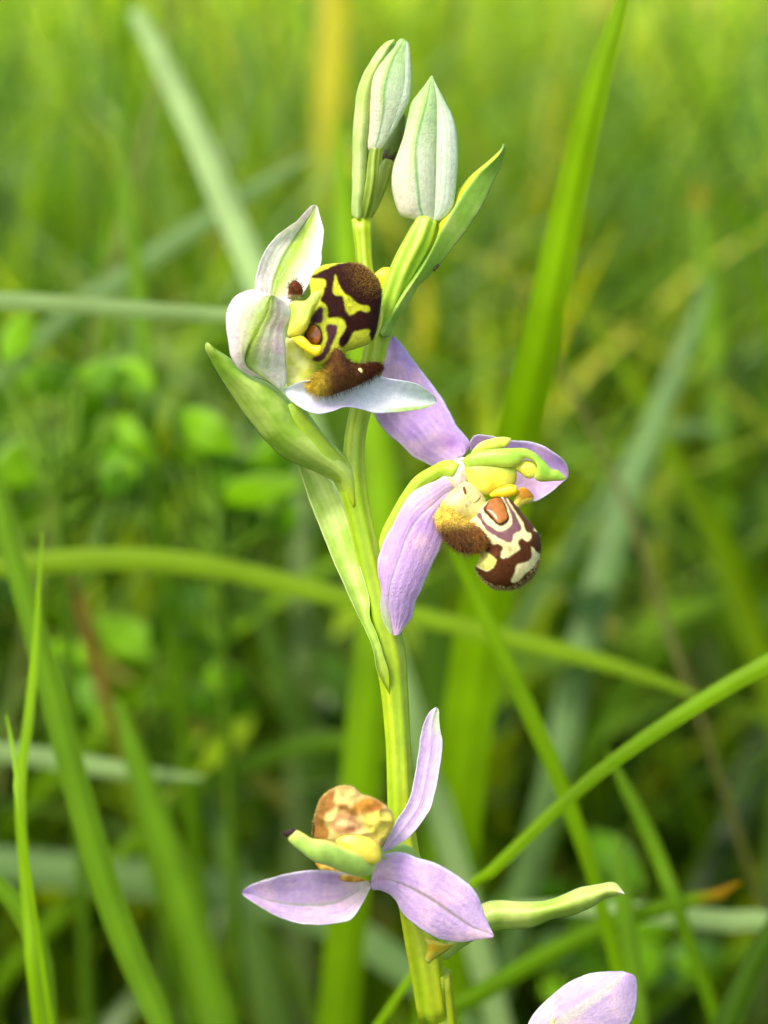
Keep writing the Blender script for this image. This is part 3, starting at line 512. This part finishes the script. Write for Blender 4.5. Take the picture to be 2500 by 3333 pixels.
hairs('hair', column2, 500, .12, lambda x, y: sr(214, 226, 130), fl2, lambda X, Y, n: (np.abs(n) < .5) * 1.0, rad=.01)

# -- flower 3 (lower, older) ----------------------------------------------
fl3 = tube('flower', list(zip(*D([(1070, 1400), (1070, 1200), (1045, 1020), (985, 935), (905, 930), (850, 980)]).T, [-.2, -1.4, -2.6, -3.8, -5.4, -6.8])), [.6, .9, 1.1, 1.1, 1.0, .9], ovcol(sr(150, 190, 70), sr(178, 206, 96)), M_STEM, ROOT, nseg=24, n=40, ridge=.06)
fl3['label'] = 'older flower with withered beige lip and green beak above three pale lilac sepals'
ribbon('sepal', D([(862, 925), (868, 885), (900, 820), (940, 740), (1000, 650), (1030, 570), (1050, 460), (1065, 370), (1080, 260), (1100, 180), (1130, 120), (1168, 88), (1186, 110), (1190, 200), (1206, 300), (1196, 400), (1180, 500), (1160, 590), (1130, 680), (1070, 770), (1000, 840), (930, 885), (890, 915)]), 11,
       [(0, -6.2), (.4, -4.6), (1, -3.0)], lilac(12, pale=.4, tipgreen=.9, greenside=1, midc=sr(196, 172, 216), midw=.04), M_SEPAL, fl3, cup=-.8, fold=.5, th=.28, nt=60, ns=24)
ribbon('sepal', D([(800, 1110), (775, 1075), (700, 1050), (600, 1022), (490, 1015), (390, 1025), (290, 1045), (190, 1075), (120, 1100), (66, 1135), (76, 1162), (130, 1200), (230, 1260), (330, 1305), (400, 1320), (500, 1329), (600, 1320), (680, 1300), (730, 1240), (770, 1170)]), 9,
       [(0, -7.6), (.5, -10.0), (1, -11.6)], lilac(15, pale=.3, midc=sr(176, 184, 166), midw=.035, base=.7, basecol=sr(232, 230, 206)), M_SEPAL, fl3, cup=-.8, fold=-.5, th=.28, mid=D([(780, 1100), (600, 1200), (420, 1216), (250, 1197), (70, 1140)]), nt=56, ns=26, wave=.15)
ribbon('sepal', D([(795, 1090), (815, 1010), (850, 940), (900, 918), (980, 914), (1060, 944), (1150, 970), (1230, 1010), (1310, 1060), (1380, 1120), (1420, 1190), (1442, 1260), (1470, 1330), (1498, 1388), (1485, 1402), (1420, 1410), (1320, 1426), (1240, 1420), (1150, 1395), (1080, 1350), (1010, 1300), (970, 1250), (940, 1190), (900, 1152), (850, 1132), (805, 1128)]), 13,
       [(0, -7.4), (.5, -8.6), (1, -8.2)], lambda t, s, x, y: mixc(lilac(18, pale=.2, midc=sr(146, 136, 120), midw=.03)(t, s, x, y), sr(206, 130, 200), .5 * np.exp(-(((x - 1242) / 16) ** 2 + ((y - 2865) / 12) ** 2))), M_SEPAL, fl3, cup=.9, fold=-.4, th=.28,
       mid=D([(810, 1070), (900, 1075), (1000, 1105), (1150, 1185), (1300, 1290), (1400, 1355), (1495, 1394)]), nt=62, ns=30, wave=.15)
lip3p = patches(sr(208, 182, 106), [
    (D([(455, 830), (470, 720), (500, 630), (545, 575), (600, 556), (585, 610), (600, 640), (650, 640), (690, 670), (740, 700), (700, 712), (640, 680), (590, 668), (545, 700), (535, 750), (560, 790), (550, 850)]), sr(136, 96, 40)),
    (D([(600, 545), (640, 530), (690, 540), (660, 570), (630, 600)]), sr(180, 150, 80)),
    (D([(690, 660), (740, 615), (800, 606), (860, 635), (880, 670), (800, 692), (740, 694)]), sr(180, 126, 46)),
    (D([(770, 650), (820, 636), (850, 650), (845, 682), (800, 680)]), sr(150, 96, 36)),
    (D([(575, 790), (590, 720), (640, 690), (700, 715), (755, 765), (720, 800), (650, 810)]), sr(184, 138, 88)),
    (D([(590, 770), (620, 735), (690, 745), (730, 780), (690, 772), (630, 762)]), sr(226, 190, 130)),
    (D([(650, 780), (690, 768), (712, 790), (670, 800)]), sr(146, 92, 60)),
    (D([(770, 705), (860, 690), (950, 740), (900, 830), (830, 840), (760, 760)]), sr(222, 202, 84)),
], sr(206, 180, 90), seed=8, wob=9)
lip3c = soften(lip3p, 8, 12)
lip3 = blob('lip', D([(466, 810), (476, 720), (498, 640), (530, 588), (588, 550), (640, 534), (700, 544), (742, 582), (800, 600), (860, 628), (912, 680), (932, 740), (912, 800), (880, 850), (830, 920), (720, 930), (600, 900), (490, 860)]), D([(690, 740)])[0], -9.6, 1.8, 2.2, lip3c, M_LIP, fl3, na=200, nr=80, power=.9, crumple=0.75)
ribbon('lip_margin', D([(480, 975), (560, 985), (650, 1025), (740, 1060), (790, 1075), (720, 1085), (640, 1080), (560, 1045), (505, 1010)]), 4, -9.0, plain(sr(170, 124, 40), sr(214, 190, 80), 4, 25), M_LIP, fl3, rnd=(.8, .8), nt=30, ns=14)
blob('column_sac', D([(595, 860), (625, 818), (700, 796), (780, 820), (850, 880), (850, 970), (760, 990), (670, 940)]), D([(730, 885)])[0], -10.6, 1.1, 1.2, plainb(sr(230, 214, 80), sr(216, 206, 90), 3, 30), M_WAX, fl3, na=50, nr=24)
ribbon('column', D([(832, 1000), (815, 958), (750, 928), (650, 890), (560, 850), (470, 838), (420, 810), (375, 790), (335, 800), (326, 835), (345, 865), (400, 912), (480, 970), (560, 996), (640, 1032), (720, 1052), (795, 1046)]), 8, [(0, -9.6), (.5, -12.6), (1, -13.4)],
       lambda t, s, x, y: mixc(np.broadcast_to(sr(168, 202, 92), x.shape + (3,)), sr(214, 220, 110), sstep(.25, 0, s) + sstep(.8, 1, t)), M_WAX, fl3, rnd=(.75, .8), nt=50, ns=24)
ribbon('column_tip', D([(345, 830), (322, 832), (302, 818), (284, 800), (312, 796), (335, 784), (372, 786), (362, 812)]), 3, -13.4, plain(sr(62, 40, 40), sr(40, 28, 28), 2, 8), M_LIP, fl3, rnd=(.7, .7), nt=20, ns=12)
hairs('hair', lip3, 900, .2, lambda x, y: sr(226, 206, 120) * rng.uniform(.7, 1.2), fl3, lambda X, Y, n: (np.abs(n) < .55) * 1.0, rad=.014)

# -- flower 4 (lowest, cut by the frame) -----------------------------------
fl4 = tube('flower', [(1420, 3420, .5), (1480, 3460, -1.5), (1560, 3480, -3.5), (1650, 3470, -5), (1730, 3440, -6)], [.8, 1.1, 1.3, 1.3, .9], ovcol(sr(150, 190, 60), sr(178, 206, 90)), M_STEM, ROOT, nseg=20, n=30, ridge=.06)
fl4['label'] = 'lowest flower, of which one upright pale lilac sepal shows'
ribbon('sepal', np.vstack([[(1690, 3470), (1690, 3400)], E([(850, 985), (900, 900), (980, 820), (1080, 742), (1200, 692), (1290, 684), (1372, 682), (1440, 712), (1452, 800), (1442, 900), (1402, 985)]), [(1980, 3400), (1850, 3470)]]), 8, [(0, -6), (.5, -7.5), (1, -6)],
       lilac(21, pale=.35, midc=sr(228, 228, 214), midw=.10), M_SEPAL, fl4, cup=.9, th=.28, mid=np.vstack([[(1740, 3460)], E([(1000, 985), (1150, 870), (1300, 770), (1372, 700), (1436, 706)])]), nt=50, ns=28)
ribbon('sepal', [(1720, 3460), (1780, 3440), (1900, 3460), (2020, 3530), (2100, 3620), (1980, 3640), (1840, 3600), (1750, 3530)], 4, [(0, -6), (1, -9)], lilac(24, pale=.2), M_SEPAL, fl4, cup=.8, nt=40, ns=20)
ribbon('sepal', [(1710, 3460), (1650, 3500), (1590, 3600), (1580, 3720), (1660, 3690), (1730, 3600), (1750, 3510)], 3, [(0, -6), (1, -9)], lilac(25, pale=.2), M_SEPAL, fl4, cup=.8, nt=40, ns=20)
ribbon('column', np.vstack([[(1800, 3440), (1770, 3400)], E([(975, 985), (985, 945), (996, 918), (1006, 945), (1008, 985)]), [(1840, 3400)]]), 4, [(0, -8), (1, -9)], plain(sr(222, 224, 120), sr(236, 232, 160), 2, 20), M_WAX, fl4, rnd=(.8, .8), nt=30, ns=14)
blob('lip', [(1790, 3420), (1850, 3450), (1880, 3530), (1840, 3600), (1780, 3600), (1740, 3540), (1750, 3460)], (1810, 3520), -9, 1.6, 1.6, plainb(sr(120, 76, 34), sr(210, 190, 110), 4, 40), M_LIP, fl4, na=60, nr=30)

# small dark fleck and a fine loose hair caught on the bract below the big bud
fl = A([(1575, 535), (1592, 510), (1612, 494), (1614, 512), (1598, 530), (1584, 548)])
tag(blob('fleck', fl, A([(1596, 520)])[0], -.7, .2, .3, plainb(sr(60, 60, 50), sr(40, 36, 30)), M_LIP, ROOT, na=18, nr=10), None)

# ================================================================ GRASS THAT CAN BE TOLD APART
GC = {'bright': sr(128, 172, 4), 'mid': sr(100, 142, 10), 'deep': sr(70, 106, 8), 'pale': sr(150, 180, 112), 'blue': sr(108, 142, 78), 'yellow': sr(190, 184, 26), 'straw': sr(128, 142, 70),
      'orange': sr(170, 130, 20), 'rust': sr(124, 100, 26), 'lime': sr(128, 164, 18), 'brown': sr(98, 100, 44)}
def blade(label, pts, wr, wid, ckey, base='start', mat=M_BLADE, name='grass_blade', cat='grass', tipcol=None, tiprange=(.94, .97), twist=.25, to_ground=True, seed=0, group=None):
    """One grass leaf: overview-unit centre line, depths wr (mm), widths (overview units); its base runs on down to the soil."""
    pts = O(pts); n0 = len(pts); ww = np.interp(np.linspace(0, 1, n0), np.linspace(0, 1, len(wr)), wr)
    wd = np.interp(np.linspace(0, 1, n0), np.linspace(0, 1, len(wid)), wid) * 1.5069 * .03e-3 * (DIST + ww) / DIST
    wp = P(pts, ww)
    if base == 'end': wp = wp[::-1]; wd = wd[::-1]
    if to_ground:                       # first point is nearest to the root
        d = wp[0] - wp[1]; d /= np.linalg.norm(d); z = wp[0][2]
        d[1] *= .3; d[2] = min(d[2], -.15); d /= np.linalg.norm(d)
        hz = d[:2] * z * .55; ft = np.array([wp[0][0] + hz[0] * 1.3, wp[0][1] + hz[1] + .01, -.003])
        c1 = wp[0] + d * z * .45; ex = []
        for q in (1, .66, .33): ex.append(wp[0] * (1 - q) ** 2 + c1 * 2 * q * (1 - q) + ft * q * q)
        wp = np.vstack([ex, wp]); wd = np.concatenate([[wd[0] * .8, wd[0] * .9, wd[0]], wd])
    q = spline(np.hstack([wp * 1000, wd[:, None] * 1000]), 56); pos = q[:, :3] / 1000; hwid = q[:, 3] / 2000
    tan = np.gradient(pos, axis=0); tan /= np.linalg.norm(tan, axis=1)[:, None]
    verts = []; cols = []; base_c = GC[ckey]
    for i in range(56):
        t = i / 55
        sd = np.cross(tan[i], AX_F); sd /= np.linalg.norm(sd); nn = np.cross(sd, tan[i])
        a = twist * math.sin(2.2 * t + seed); sd, nn = sd * math.cos(a) + nn * math.sin(a), nn * math.cos(a) - sd * math.sin(a)
        hw = hwid[i]; thk = min(.00012, hw * .3)
        for u, o in ((-1, 0), (-.5, .6), (0, -1.0), (.5, .6), (1, 0)):
            verts.append(pos[i] + sd * u * hw + nn * (o * thk + .22 * hw * (abs(u))))
            c = base_c * (.85 + .3 * vnoise(t * 9, u * 2 + seed, seed)) * (1.3 if abs(u) < .1 else 1)
            if tipcol is not None: c = mixc(c, GC[tipcol], sstep(*tiprange, t))
            cols.append(c)
    faces = [(i * 5 + j, i * 5 + j + 1, (i + 1) * 5 + j + 1, (i + 1) * 5 + j) for i in range(55) for j in range(4)]
    o = mesh_obj(name, np.array(verts), faces, np.array(cols), mat, None, pos[0].copy())
    return tag(o, label, cat, group)
blades = [
 ('broad bright green grass blade rising behind the right-hand flower to the upper edge', [(960, 2000), (985, 1750), (1030, 1400), (1075, 1150), (1115, 950), (1165, 740), (1225, 450), (1285, 190), (1335, 30), (1380, -130)], (120, 96, 60, 42, 36), (110, 112, 110, 96, 70, 50, 8), 'bright', 'start', None),
 ('broad pale bluish blade leaning behind the white-sepalled flower', [(600, 740), (555, 600), (500, 470), (420, 280), (335, 100), (290, 20)], (110, 130, 150), (62, 62, 54, 30), 'pale', 'start', None),
 ('pale flat blade lying level beside the white-sepalled flower', [(-260, 650), (-60, 648), (120, 655), (300, 668), (480, 680), (610, 684), (660, 684)], (62, 60, 60), (34, 40, 36, 28, 6), 'pale', 'start', None),
 ('long light green blade arching level behind the stem', [(-220, 1270), (-60, 1232), (120, 1212), (300, 1206), (480, 1228), (650, 1268), (850, 1318), (1050, 1365), (1250, 1415), (1420, 1468), (1510, 1505)], (78, 84, 88), (40, 50, 50, 44, 40, 36, 10), 'lime', 'start', None),
 ('straight slender blade crossing in front of the thin hanging blade', [(985, 1965), (1030, 1912), (1100, 1845), (1230, 1722), (1360, 1618), (1500, 1525), (1600, 1465), (1720, 1400)], (36, 30, 26), (18, 26, 30, 36, 40), 'bright', 'start', None),
 ('slender bright blade dropping diagonally from under the bee-patterned lip', [(1300, 1960), (1262, 1830), (1215, 1700), (1150, 1550), (1080, 1400), (1020, 1270), (975, 1180), (950, 1120)], (52, 46, 40), (30, 36, 40, 36, 26, 6), 'bright', 'start', None),
 ('long green blade sloping past the upright forked blade', [(380, 2290), (345, 2200), (290, 2080), (230, 1920), (160, 1680), (100, 1450), (45, 1260), (0, 1100), (-25, 960)], (44, 46, 48), (48, 58, 62, 56, 44, 20), 'mid', 'start', None),
 ('thin upright blade kinked near its middle, beside the long sloping blade', [(70, 2120), (62, 2000), (50, 1860), (42, 1700), (62, 1540), (78, 1360), (90, 1150)], (24, 26, 28), (26, 30, 24, 26, 18, 4), 'bright', 'start', None),
 ('hair-thin blade forking off the kinked upright blade', [(48, 1800), (40, 1700), (28, 1620), (14, 1545)], (18, 20, 22), (14, 14, 4), 'bright', 'start', None),
 ('wide green blade with a soft point left of the withered lip', [(490, 2290), (465, 2180), (425, 2030), (370, 1860), (310, 1690), (275, 1580), (255, 1510)], (84, 86, 88), (64, 74, 66, 50, 10), 'mid', 'start', None),
 ('short pale level blade passing behind the long sloping blade', [(-260, 1620), (-60, 1622), (60, 1632), (200, 1655), (330, 1672), (440, 1680)], (95, 95), (34, 44, 44, 34, 6), 'pale', 'start', None),
 ('wide bluish blade sweeping level then downward behind the withered flower', [(-80, 1880), (100, 1878), (300, 1898), (500, 1928), (680, 1975), (830, 2060), (960, 2170), (1060, 2280)], (150, 150, 140), (70, 86, 80, 70, 50), 'blue', 'start', None),
 ('green blade curling over at the foot of the kinked upright blade', [(100, 2300), (98, 2200), (88, 2080), (55, 1985), (0, 1915), (-60, 1870)], (36, 36), (44, 50, 44, 30), 'mid', 'start', None),
 ('blade with a dying rust-brown upper half among blurred weed leaves', [(250, 1600), (225, 1500), (195, 1390), (165, 1275), (150, 1230)], (125, 130), (26, 32, 30, 8), 'mid', 'start', 'rust'),
 ('faint arching blade ending behind the withered lip', [(320, 1790), (420, 1710), (560, 1640), (690, 1600), (800, 1606), (860, 1640)], (150, 150), (40, 48, 44, 30, 8), 'mid', 'start', None),
 ('narrow blade leaning beyond the straight slender blade', [(1470, 1980), (1440, 1900), (1400, 1800), (1350, 1700), (1310, 1620)], (64, 66), (30, 34, 30, 6), 'mid', 'start', None),
 ('pale level blade running out behind the pointed bract of the withered flower', [(1720, 2012), (1560, 1990), (1400, 1972), (1250, 1960), (1100, 1955)], (80, 80), (44, 46, 40, 10), 'pale', 'start', None),
 ('green blade with an orange tip below the pointed bract', [(900, 2230), (1000, 2170), (1150, 2080), (1300, 2005), (1420, 1965), (1500, 1945), (1560, 1930), (1600, 1905)], (70, 66, 62), (40, 46, 44, 36, 30, 6), 'mid', 'start', 'orange'),
 ('tall pale glaucous blade standing beyond the right-hand flower', [(1190, 1700), (1240, 1480), (1290, 1280), (1350, 1080), (1420, 900), (1490, 720), (1530, 600)], (150, 165, 180), (64, 70, 60, 44, 10), 'blue', 'start', None),
 ('pale bent blade tip arching beyond the tall glaucous blade', [(1330, 1040), (1380, 970), (1440, 935), (1510, 922), (1570, 945)], (190, 190), (32, 36, 30, 8), 'blue', 'start', None),
 ('thin brown dead stalk slanting through the grass', [(1510, 1540), (1440, 1350), (1370, 1130), (1290, 950), (1190, 760), (1090, 560)], (120, 140), (16, 16, 12, 6), 'brown', 'start', None),
 ('dark green blade leaning outward below the orange-tipped blade', [(1540, 2290), (1590, 2170), (1640, 2060), (1720, 1930)], (55, 55), (60, 54, 40), 'deep', 'start', None),
 ('upright green blade behind the lowest lilac sepal', [(1385, 2300), (1372, 2150), (1352, 1990), (1340, 1880), (1335, 1800)], (60, 64), (44, 46, 36, 6), 'mid', 'start', None),
 ('wide bright green blade standing right behind the lower stem', [(1000, 2300), (985, 2050), (960, 1750), (945, 1450), (930, 1250)], (150, 150), (140, 150, 130, 90, 20), 'deep', 'start', None),
 ('upright green blade behind the stem below the topmost bud', [(800, 1500), (830, 1200), (815, 950), (770, 700), (745, 450), (735, 250)], (95, 105), (90, 84, 70, 54, 10), 'bright', 'start', None),
 ('yellowed blade standing upright beyond the topmost bud', [(700, 600), (706, 300), (716, 100), (722, -80)], (300, 310), (60, 62, 56), 'mid', 'start', 'yellow'),
 ('narrow yellow blade beyond the pointed bract of the big bud', [(895, 1000), (905, 840), (915, 720), (918, 600)], (280, 280), (30, 36, 30, 10), 'mid', 'start', 'yellow'),
 ('pale stalk leaning among the blades beside the broad pale blade', [(230, 620), (270, 480), (300, 350), (340, 180), (380, 0)], (170, 170), (22, 20, 14), 'straw', 'start', None),
 ('slim green upright blade crossing the level pale blade', [(330, 1000), (310, 760), (290, 560), (268, 330), (258, 180)], (130, 140), (34, 40, 36, 24, 6), 'mid', 'start', None),
 ('soft bluish blade crossing the broad pale blade low down', [(120, 700), (260, 600), (420, 490), (560, 400), (680, 330)], (160, 160), (36, 44, 40, 10), 'blue', 'start', None),
 ('green blade with browning tip beyond the tall glaucous blade', [(1560, 1020), (1545, 850), (1530, 650), (1515, 480), (1510, 390)], (260, 270), (44, 48, 40, 8), 'mid', 'start', 'orange'),
]
for i, (lb, pts, wr, wid, ck, bs, tc_) in enumerate(blades):
    nm = 'dead_stalk' if 'stalk' in lb else 'grass_blade'
    blade(lb, pts, wr, wid, ck, bs, group=None if nm == 'dead_stalk' else 'grass blades standing out round the orchid', tipcol=tc_, tiprange=(.72, .92) if tc_ in ('yellow', 'rust') else (.962, .975), seed=i * 1.7, name=nm, cat='stalk' if 'stalk' in lb else 'grass')

# ================================================================ LEAFY WEEDS
def weed(label, leaves, wdep, footx):
    global ROOT
    keep = ROOT
    r = bpy.data.objects.new('leafy_weed', None); COL.objects.link(r); ROOT = r
    fx = P(O([(footx, 2000)])[0], wdep); r.location = Vector((fx[0], fx[1], 0)); r.empty_display_size = .02
    tag(r, label, 'weed', 'broad-leaved weeds among the grass')
    cxs = []
    rr = random.Random(int(footx)); x0, x1 = min(l[0] for l in leaves) - 30, max(l[0] for l in leaves) + 30; y0, y1 = min(l[1] for l in leaves) - 20, max(l[1] for l in leaves) + 60
    leaves = leaves + [(rr.uniform(x0, x1), rr.uniform(y0, y1), rr.uniform(90, 170), rr.uniform(45, 90), rr.uniform(-60, 200), rr.uniform(-12, 16), rr.choice([0, 0, 1])) for _ in range(9)]
    ztop = max(float(P(O([(cx, cy)])[0], wdep)[2]) for cx, cy, *_ in leaves) - .01
    tube('stem', np.array([[fx[0], fx[1], -.003], [fx[0] + .002, fx[1] + .003, ztop * .5], [fx[0], fx[1] + .004, ztop]]), [1.3, 1.1, .7], lambda t, a: np.broadcast_to(sr(96, 136, 24), t.shape + (3,)), M_BLADE, r, nseg=8, n=20, world=True)
    for i, (cx, cy, L_, W_, ang, dw, g) in enumerate(leaves):
        a = math.radians(ang); dx, dy = math.cos(a), -math.sin(a); nx, ny = -dy, dx
        prof = [(0, .0), (.06, .18), (.25, .42), (.5, .5), (.75, .38), (.93, .14), (1, 0)]
        up = [(cx + dx * L_ * (t - .5) + nx * W_ * h, cy + dy * L_ * (t - .5) + ny * W_ * h) for t, h in prof]
        dn = [(cx + dx * L_ * (t - .5) - nx * W_ * h, cy + dy * L_ * (t - .5) - ny * W_ * h) for t, h in prof[1:-1]][::-1]
        c0 = [sr(122, 174, 6), sr(92, 144, 10), sr(100, 146, 60)][g]
        lf = ribbon('leaf', O(up + dn), len(prof) - 1, [(0, wdep), (.5, wdep + dw * .5 - 3), (1, wdep + dw)], leafcol(i, a=c0, b=c0 * 1.25, nerve=4, dark=c0 * .7), M_BLADE, r, cup=1.0, fold=-.8, th=.3, nt=24, ns=12)
        b = P(O([up[0]])[0], wdep); hub = np.array([fx[0] + (b[0] - fx[0]) * .15, fx[1] + .004, max(.02, min(b[2] - .012, ztop))]); mid = (b + hub) / 2 + np.array([0, .002, -.004])
        tube('leaf_stalk', np.array([hub, mid, b]), [.7, .6, .5], lambda t, a: np.broadcast_to(sr(110, 150, 30), t.shape + (3,)), M_BLADE, r, nseg=7, n=14, world=True)
    ROOT = keep
weed('bright rounded weed leaves below the level pale blade', [(95, 820, 150, 80, 15, 12, 0), (205, 910, 180, 110, -50, 14, 0), (40, 730, 120, 70, 60, 8, 0), (250, 1010, 150, 70, -80, -8, 1), (60, 1000, 170, 110, 20, 10, 0), (300, 830, 150, 40, 100, 10, 1)], 125, 150)
weed('bright lobed weed leaves left of the clasping green bract', [(470, 1000, 190, 80, -20, 14, 0), (560, 1060, 200, 70, 10, -10, 0), (590, 960, 150, 70, 50, 12, 1), (400, 930, 130, 60, 110, 8, 2), (500, 1120, 180, 80, -10, 10, 1)], 135, 480)
weed('spreading weed leaves low in the grass beside the dying rust-brown blade', [(430, 1400, 180, 90, 25, 12, 0), (280, 1380, 170, 90, 150, 10, 0), (480, 1530, 160, 60, 5, 10, 0), (360, 1330, 160, 70, 70, -8, 1), (180, 1480, 170, 80, 120, 10, 1)], 140, 330)
weed('weed leaves in the shade beyond the straight slender blade', [(1150, 1950, 200, 100, 20, 14, 1), (1320, 1850, 180, 80, 140, 10, 1), (1480, 2080, 180, 80, 30, 10, 2), (1240, 2060, 200, 80, -10, 12, 2)], 150, 1270)

# ================================================================ THE MEADOW MASS
def meadow():
    v = []; f = []; c = []
    pal = [sr(106, 146, 8), sr(80, 122, 8), sr(144, 176, 18), sr(96, 134, 62), sr(124, 156, 92), sr(188, 192, 36), sr(186, 182, 96), sr(50, 84, 6)]
    pr = [.26, .27, .14, .12, .08, .02, .01, .10]
    camx, camy = 0.0, -.213
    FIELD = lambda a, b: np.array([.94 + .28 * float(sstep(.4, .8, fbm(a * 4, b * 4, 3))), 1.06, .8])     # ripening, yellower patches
    def one(x, y, H, wd, lean, az, cl, segs=7):
        if y > .1 and y + math.sin(az) * lean * H < .14: az = abs(math.remainder(az, 2 * math.pi))       # lean away from the clearing
        m = len(v); px, py = math.cos(az), math.sin(az); fa = rng.uniform(0, math.pi); sx, sy = math.cos(fa), math.sin(fa)
        cc = pal[cl] * rng.uniform(.65, 1.35) * (1 + .9 * float(sstep(.6, 1.5, y))) * FIELD(x, y)  # distant grass brightened: a sunlit look put into its colour
        for i in range(segs + 1):
            t = i / segs; b = lean * t ** 2.1 * H; z = H * (t - .32 * lean * t ** 3) - .003
            hw = wd / 2 * (1 - t ** 2.2) * (.75 + .5 * t * (1 - t) * 2) + .00015
            for q in (-1, 0, 1):
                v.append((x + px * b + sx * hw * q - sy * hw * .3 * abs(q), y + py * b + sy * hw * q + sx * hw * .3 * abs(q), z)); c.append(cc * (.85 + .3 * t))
        for i in range(segs):
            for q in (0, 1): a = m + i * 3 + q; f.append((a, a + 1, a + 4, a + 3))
    pf = [.26, .10, .32, .08, .08, .10, .04, .02]  # distant mix leans yellow, part of the same painted sunlight
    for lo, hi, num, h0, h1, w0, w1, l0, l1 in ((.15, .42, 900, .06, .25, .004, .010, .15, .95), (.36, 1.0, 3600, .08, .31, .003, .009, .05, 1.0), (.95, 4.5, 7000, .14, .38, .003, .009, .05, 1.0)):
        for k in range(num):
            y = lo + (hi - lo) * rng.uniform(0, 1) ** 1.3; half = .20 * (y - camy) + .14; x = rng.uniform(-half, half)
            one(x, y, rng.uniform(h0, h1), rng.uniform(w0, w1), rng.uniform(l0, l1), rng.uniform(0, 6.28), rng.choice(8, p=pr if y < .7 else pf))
    for k in range(2600):                                # tall grass either side, out of view, added to shade the lower background
        y = rng.uniform(-.25, .75); inner = .175 * (y - camy) + .075; x = rng.choice([-1, 1], p=[.62, .38]) * rng.uniform(inner, inner + .45)
        one(x, y, rng.uniform(.12, .30), rng.uniform(.004, .009), rng.uniform(.0, .22), rng.uniform(0, 6.28), rng.choice(8, p=pr))
    for k in range(2600):                                # low fine sward around the orchid's foot and to either side
        x = rng.uniform(-.6, .6); y = rng.uniform(-.12, .7)
        if abs(x) < .06 and y < .03: continue
        one(x, y, rng.uniform(.03, .11), rng.uniform(.002, .005), rng.uniform(.2, 1), rng.uniform(0, 6.28), rng.choice(8, p=pr), 4)
    for k in range(1100):                                # thin flowering stalks, leaning every way
        y = .22 + .9 * rng.uniform(0, 1) ** 1.2; half = .20 * (y - camy) + .12
        one(rng.uniform(-half, half), y, rng.uniform(.16, .36), rng.uniform(.0012, .0022), rng.uniform(.3, 1.2), rng.uniform(0, 6.28), rng.choice(8, p=pr))
    for k in range(420):                                 # distant seed heads added as bright spots, highlights put into their pale colour
        y = .75 + 2.4 * rng.uniform(0, 1); half = .20 * (y - camy) + .1; x = rng.uniform(-half, half); H = rng.uniform(.20, .40)
        one(x, y, H, .0012, .05, 0, 2, 4)
        L_ = rng.uniform(.02, .05); R_ = rng.uniform(.004, .009); cc = [sr(232, 226, 130), sr(222, 228, 120), sr(236, 214, 110)][rng.integers(3)]; m = len(v)
        for t, h in ((0, .1), (.2, .8), (.5, 1), (.8, .6), (1, .05)):
            for a in range(5): v.append((x + math.cos(a * 1.257) * R_ * h, y + math.sin(a * 1.257) * R_ * h, H - .01 + L_ * t)); c.append(cc)
        for i in range(4):
            for a in range(5): f.append((m + i * 5 + a, m + i * 5 + (a + 1) % 5, m + (i + 1) * 5 + (a + 1) % 5, m + (i + 1) * 5 + a))
    for k in range(1500):                                # broad herb leaves low in the sward
        y = .16 + 1.5 * rng.uniform(0, 1) ** 1.5; half = .20 * (y - camy) + .12; x = rng.uniform(-half, half)
        z = rng.uniform(.015, .15); az = rng.uniform(0, 6.28); el = rng.uniform(-.3, .9); L_ = rng.uniform(.014, .034); W_ = L_ * rng.uniform(.3, .55)
        d = np.array([math.cos(az) * math.cos(el), math.sin(az) * math.cos(el), math.sin(el)]); sd = np.cross(d, [0, 0, 1]); sd /= np.linalg.norm(sd); nn = np.cross(sd, d)
        cc = (pal[rng.choice([0, 1, 2, 7])]) * rng.uniform(.75, 1.15); m = len(v)
        for t, h in ((0, .06), (.2, .6), (.5, 1), (.8, .6), (1, .03)):
            for q in (-1, 0, 1):
                v.append(tuple(np.array([x, y, z]) + d * L_ * t + sd * W_ / 2 * h * q + nn * (.15 * W_ * abs(q) * h - .2 * L_ * t * t))); c.append(cc)
        for i in range(4):
            for q in (0, 1): a = m + i * 3 + q; f.append((a, a + 1, a + 4, a + 3))
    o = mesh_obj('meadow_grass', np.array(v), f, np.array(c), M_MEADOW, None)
    tag(o, 'blurred mass of green and yellow-green meadow grass behind the orchid', 'grass', kind='stuff')
meadow()
